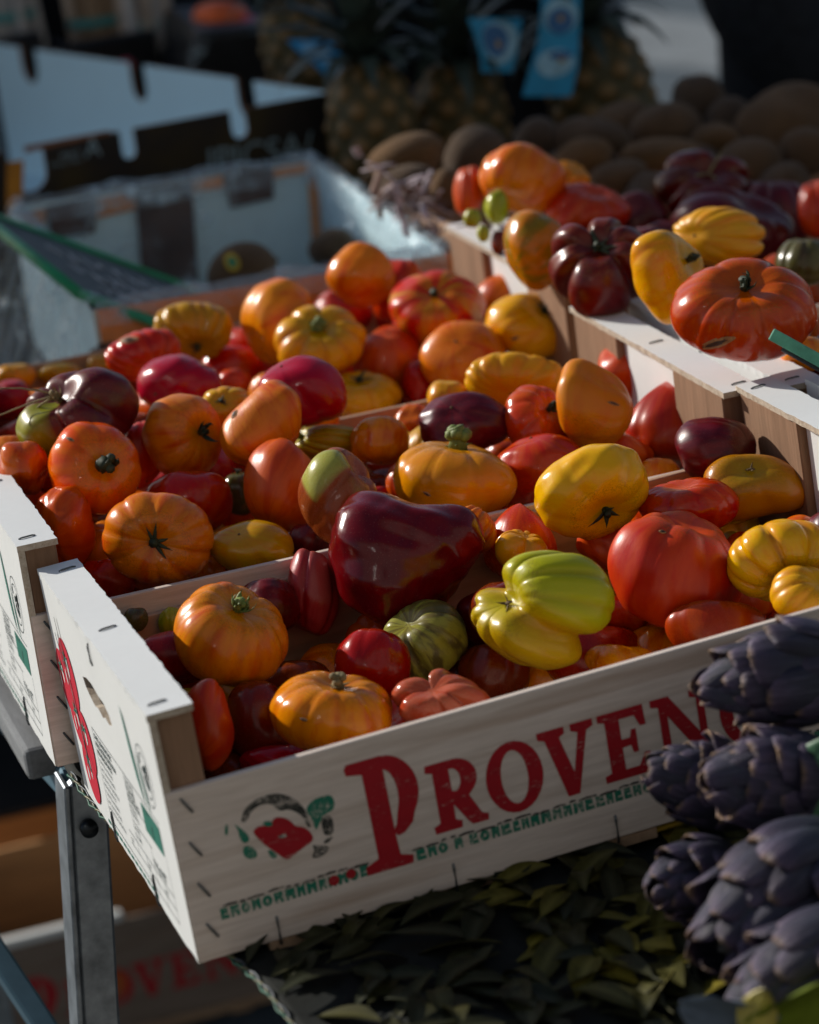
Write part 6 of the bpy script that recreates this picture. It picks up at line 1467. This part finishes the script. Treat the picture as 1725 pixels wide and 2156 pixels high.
# ------------------------------------------------------------------ crates standing on the ground under the table
M_orangewood = wood_mat('orange_lightened_board', (.74, .40, .18), (.60, .30, .12), (4, 40, 40), .8, .3)  # orange board, its colour lightened to stand in for missing bounce light
def ground_crate():
    z = GZ
    a, b = at_y(-40, 1962, 1.55), at_y(560, 1915, 1.55)
    H = a.z-z-.0
    yaw = 0
    O = Vector((a.x-.02, 1.55, z))
    r = empty('ground_crate', O); tag(r, 'wooden crate with red PROVENCE print standing on the ground under the table', 'crate')
    W_ = .62; h = .145; zt = a.z-z
    tilt = Matrix.Rotation(math.atan2(b.z-a.z, b.x-a.x), 4, 'Y')
    z0 = zt-h-.03
    fb = MB().box(0, W_, 0, .008, z0, zt-.030).obj('side_board', M_shadeboard, r, bevel=.001)
    MB().box(-.004, at_y(262, 1945, 1.55).x-O.x, -.004, .012, zt-.0295, zt-.019).obj('top_rail', M_white, r, bevel=.002)  # pale top board; its white also stands in for sun on the edge
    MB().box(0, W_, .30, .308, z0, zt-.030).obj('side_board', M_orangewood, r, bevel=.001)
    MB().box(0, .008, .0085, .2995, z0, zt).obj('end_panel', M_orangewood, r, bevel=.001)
    MB().box(W_-.008, W_, .0085, .2995, z0, zt).obj('end_panel', M_shadeboard, r, bevel=.001)
    MB().box(0, W_, .001, .307, z0-.012, z0-.0005).obj('floor_slat', M_slat, r)
    Mx = Matrix.Translation((0, 0, z0)) @ FM
    wd = [(c, x*1.0+.0, z_*1.15, w_*1.05, h_*1.2) for c, x, z_, w_, h_ in PROV]
    x = None
    P0 = at_y(36, 2100, 1.549); u0 = P0.x-O.x
    for c, xx, zz, w_, h_ in PROV:
        lettering([(c, u0+(xx-.1035)*1.24, zz*1.05, w_*1.2, h_*1.08)], fb, I_red, Mx)
    Mo = Mx @ Matrix.Translation((u0+(.197-.1035)*1.24, .065, .0007))
    V = [Mo @ Vector((.019*math.cos(6.283*i/24), .019*math.sin(6.283*i/24), 0)) for i in range(24)]
    mesh_obj('orange_fruit_print', V, [tuple(range(24))], simple_mat('orange_print', (.45, .10, .02), .7), fb)
    # what carries it
    q = empty('pallet_crate', (O.x, O.y, z)); tag(q, 'plain slatted crate on the ground below the PROVENCE printed ground crate', 'crate')
    zz = 0
    while z0-.0125-zz > .02:
        hh = min(.06, z0-.0135-zz)
        MB().box(-.02, W_+.05, .0, .012, zz, zz+hh-.008).obj('slat', M_slat, q, bevel=.001)
        MB().box(-.02, W_+.05, .29, .302, zz, zz+hh-.008).obj('slat', M_slat, q, bevel=.001)
        zz += hh
    for x_ in (-.018, W_*.5, W_+.02): MB().box(x_, x_+.025, .0125, .2895, 0, z0-.0135).obj('post', M_slat, q)
    return r
ground_crate()
M_brownbox = wood_mat('brown_fibre_board', (.62, .31, .12), (.48, .22, .08), (4, 30, 30), .8, .2)
tl_, tr2 = at_y(-60, 1736, 2.05), at_y(460, 1716, 2.05)
r = empty('brown_box', (tl_.x, 2.05, GZ)); tag(r, 'orange brown wooden box standing on the ground behind the PROVENCE ground crate', 'box')
MB().box(-.02, .75, 0, .40, 0, tl_.z-GZ-.002).obj('box_body', M_brownbox, r, bevel=.004)
MB().box(-.03, .76, -.008, .408, tl_.z-GZ-.0015, tl_.z-GZ+.010).obj('box_lid', M_dark, r, bevel=.003)

# ------------------------------------------------------------------ unseen awnings, added to shade the back of the stall
M_awn = simple_mat('awning_canvas', (.22, .24, .26), .85, .15, 8)
def awning(x0, x1, y0, y1, Z, label, poles):
    """cloth whose shade falls on the ground patch x0..x1, y0..y1 at table height"""
    s = Z/sd.z; ox, oy = sd.x*s, sd.y*s
    O = Vector(((x0+x1)/2+ox, (y0+y1)/2+oy, GZ)); r = empty('added_shade_awning', O); tag(r, label, 'awning', 'unseen awnings added for shade')
    V = []; F = []; n = 12
    for j in range(n+1):
        for i in range(n+1):
            x, y = x0+(x1-x0)*i/n+ox, y0+(y1-y0)*j/n+oy; V.append((x-O.x, y-O.y, Z-GZ+.02*math.sin(i*1.05)*math.sin(math.pi*j/n)))
    for j in range(n):
        for i in range(n): k = j*(n+1)+i; F.append((k, k+1, k+n+2, k+n+1))
    k = len(V); V += [(a, b, c+.003) for a, b, c in V]; F += [tuple(k+q for q in f[::-1]) for f in F]
    mesh_obj('canvas', V, F, M_awn, r, True)
    for (fx, fy) in poles:
        MB().tube([(x0+(x1-x0)*fx+ox-O.x, y0+(y1-y0)*fy+oy-O.y, 0), (x0+(x1-x0)*fx+ox-O.x, y0+(y1-y0)*fy+oy-O.y, Z-GZ)], .02, 10).obj('pole', M_alu, r, True)
awning(-.40, .43, .70, 2.5, 2.0, 'unseen grey canvas awning added to shade the lined tray and boxes', ((0, 0), (0, 1)))
awning(.66, 1.9, .42, 2.5, 2.07, 'unseen grey canvas awning added to shade the kiwis and pineapples', ((1, 1), (1, 0)))
awning(.42, .67, 1.10, 2.5, 2.035, 'unseen narrow grey canvas strip added for shade between the two awnings', ())

# ------------------------------------------------------------------ unseen house behind the viewer, added as fill light for the front
M_stone = paint_mat('grey_render', (.27, .27, .27), .05, .85, .1); M_shut = simple_mat('blue_grey_shutter', (.16, .22, .26), .6, .15, 20)
M_glassd = simple_mat('dark_window_glass', (.03, .035, .04), .1, .2, 5, .5, 0, 0); M_roof = simple_mat('clay_roof', (.36, .16, .09), .8, .3, 3)
hb = empty('fill_building', (0, -6.6, GZ)); tag(hb, 'unseen grey house with blue grey shutters, added to fill the stall front with light', 'fill_building')
MB().box(-16, 20, -4, 0, .01, 10.5).obj('wall', M_stone, hb)
MB().box(-16.4, 20.4, -4.4, .5, 10.52, 10.9).obj('roof', M_roof, hb)
MB().box(-16.1, 20.1, .004, .10, 3.6, 3.85).obj('cornice', M_stone, hb, bevel=.02)
for fl_ in (4.6, 7.6):
    for k in range(8):
        x = -14+4.4*k
        wd_ = MB().box(x-.5, x+.5, .004, .03, fl_, fl_+1.7).obj('window', M_glassd, hb)
        for s in (-1, 1): MB().box(x+s*.53, x+s*1.03, .004, .06, fl_-.02, fl_+1.72).obj('shutter', M_shut, wd_, bevel=.01)
        MB().box(x-.6, x+.6, .035, .14, fl_-.12, fl_-.03).obj('sill', M_stone, wd_)
for k in range(5):
    x = -13+7*k; MB().box(x-.6, x+.6, .004, .06, .02, 2.5).obj('door', M_shut, hb, bevel=.01)
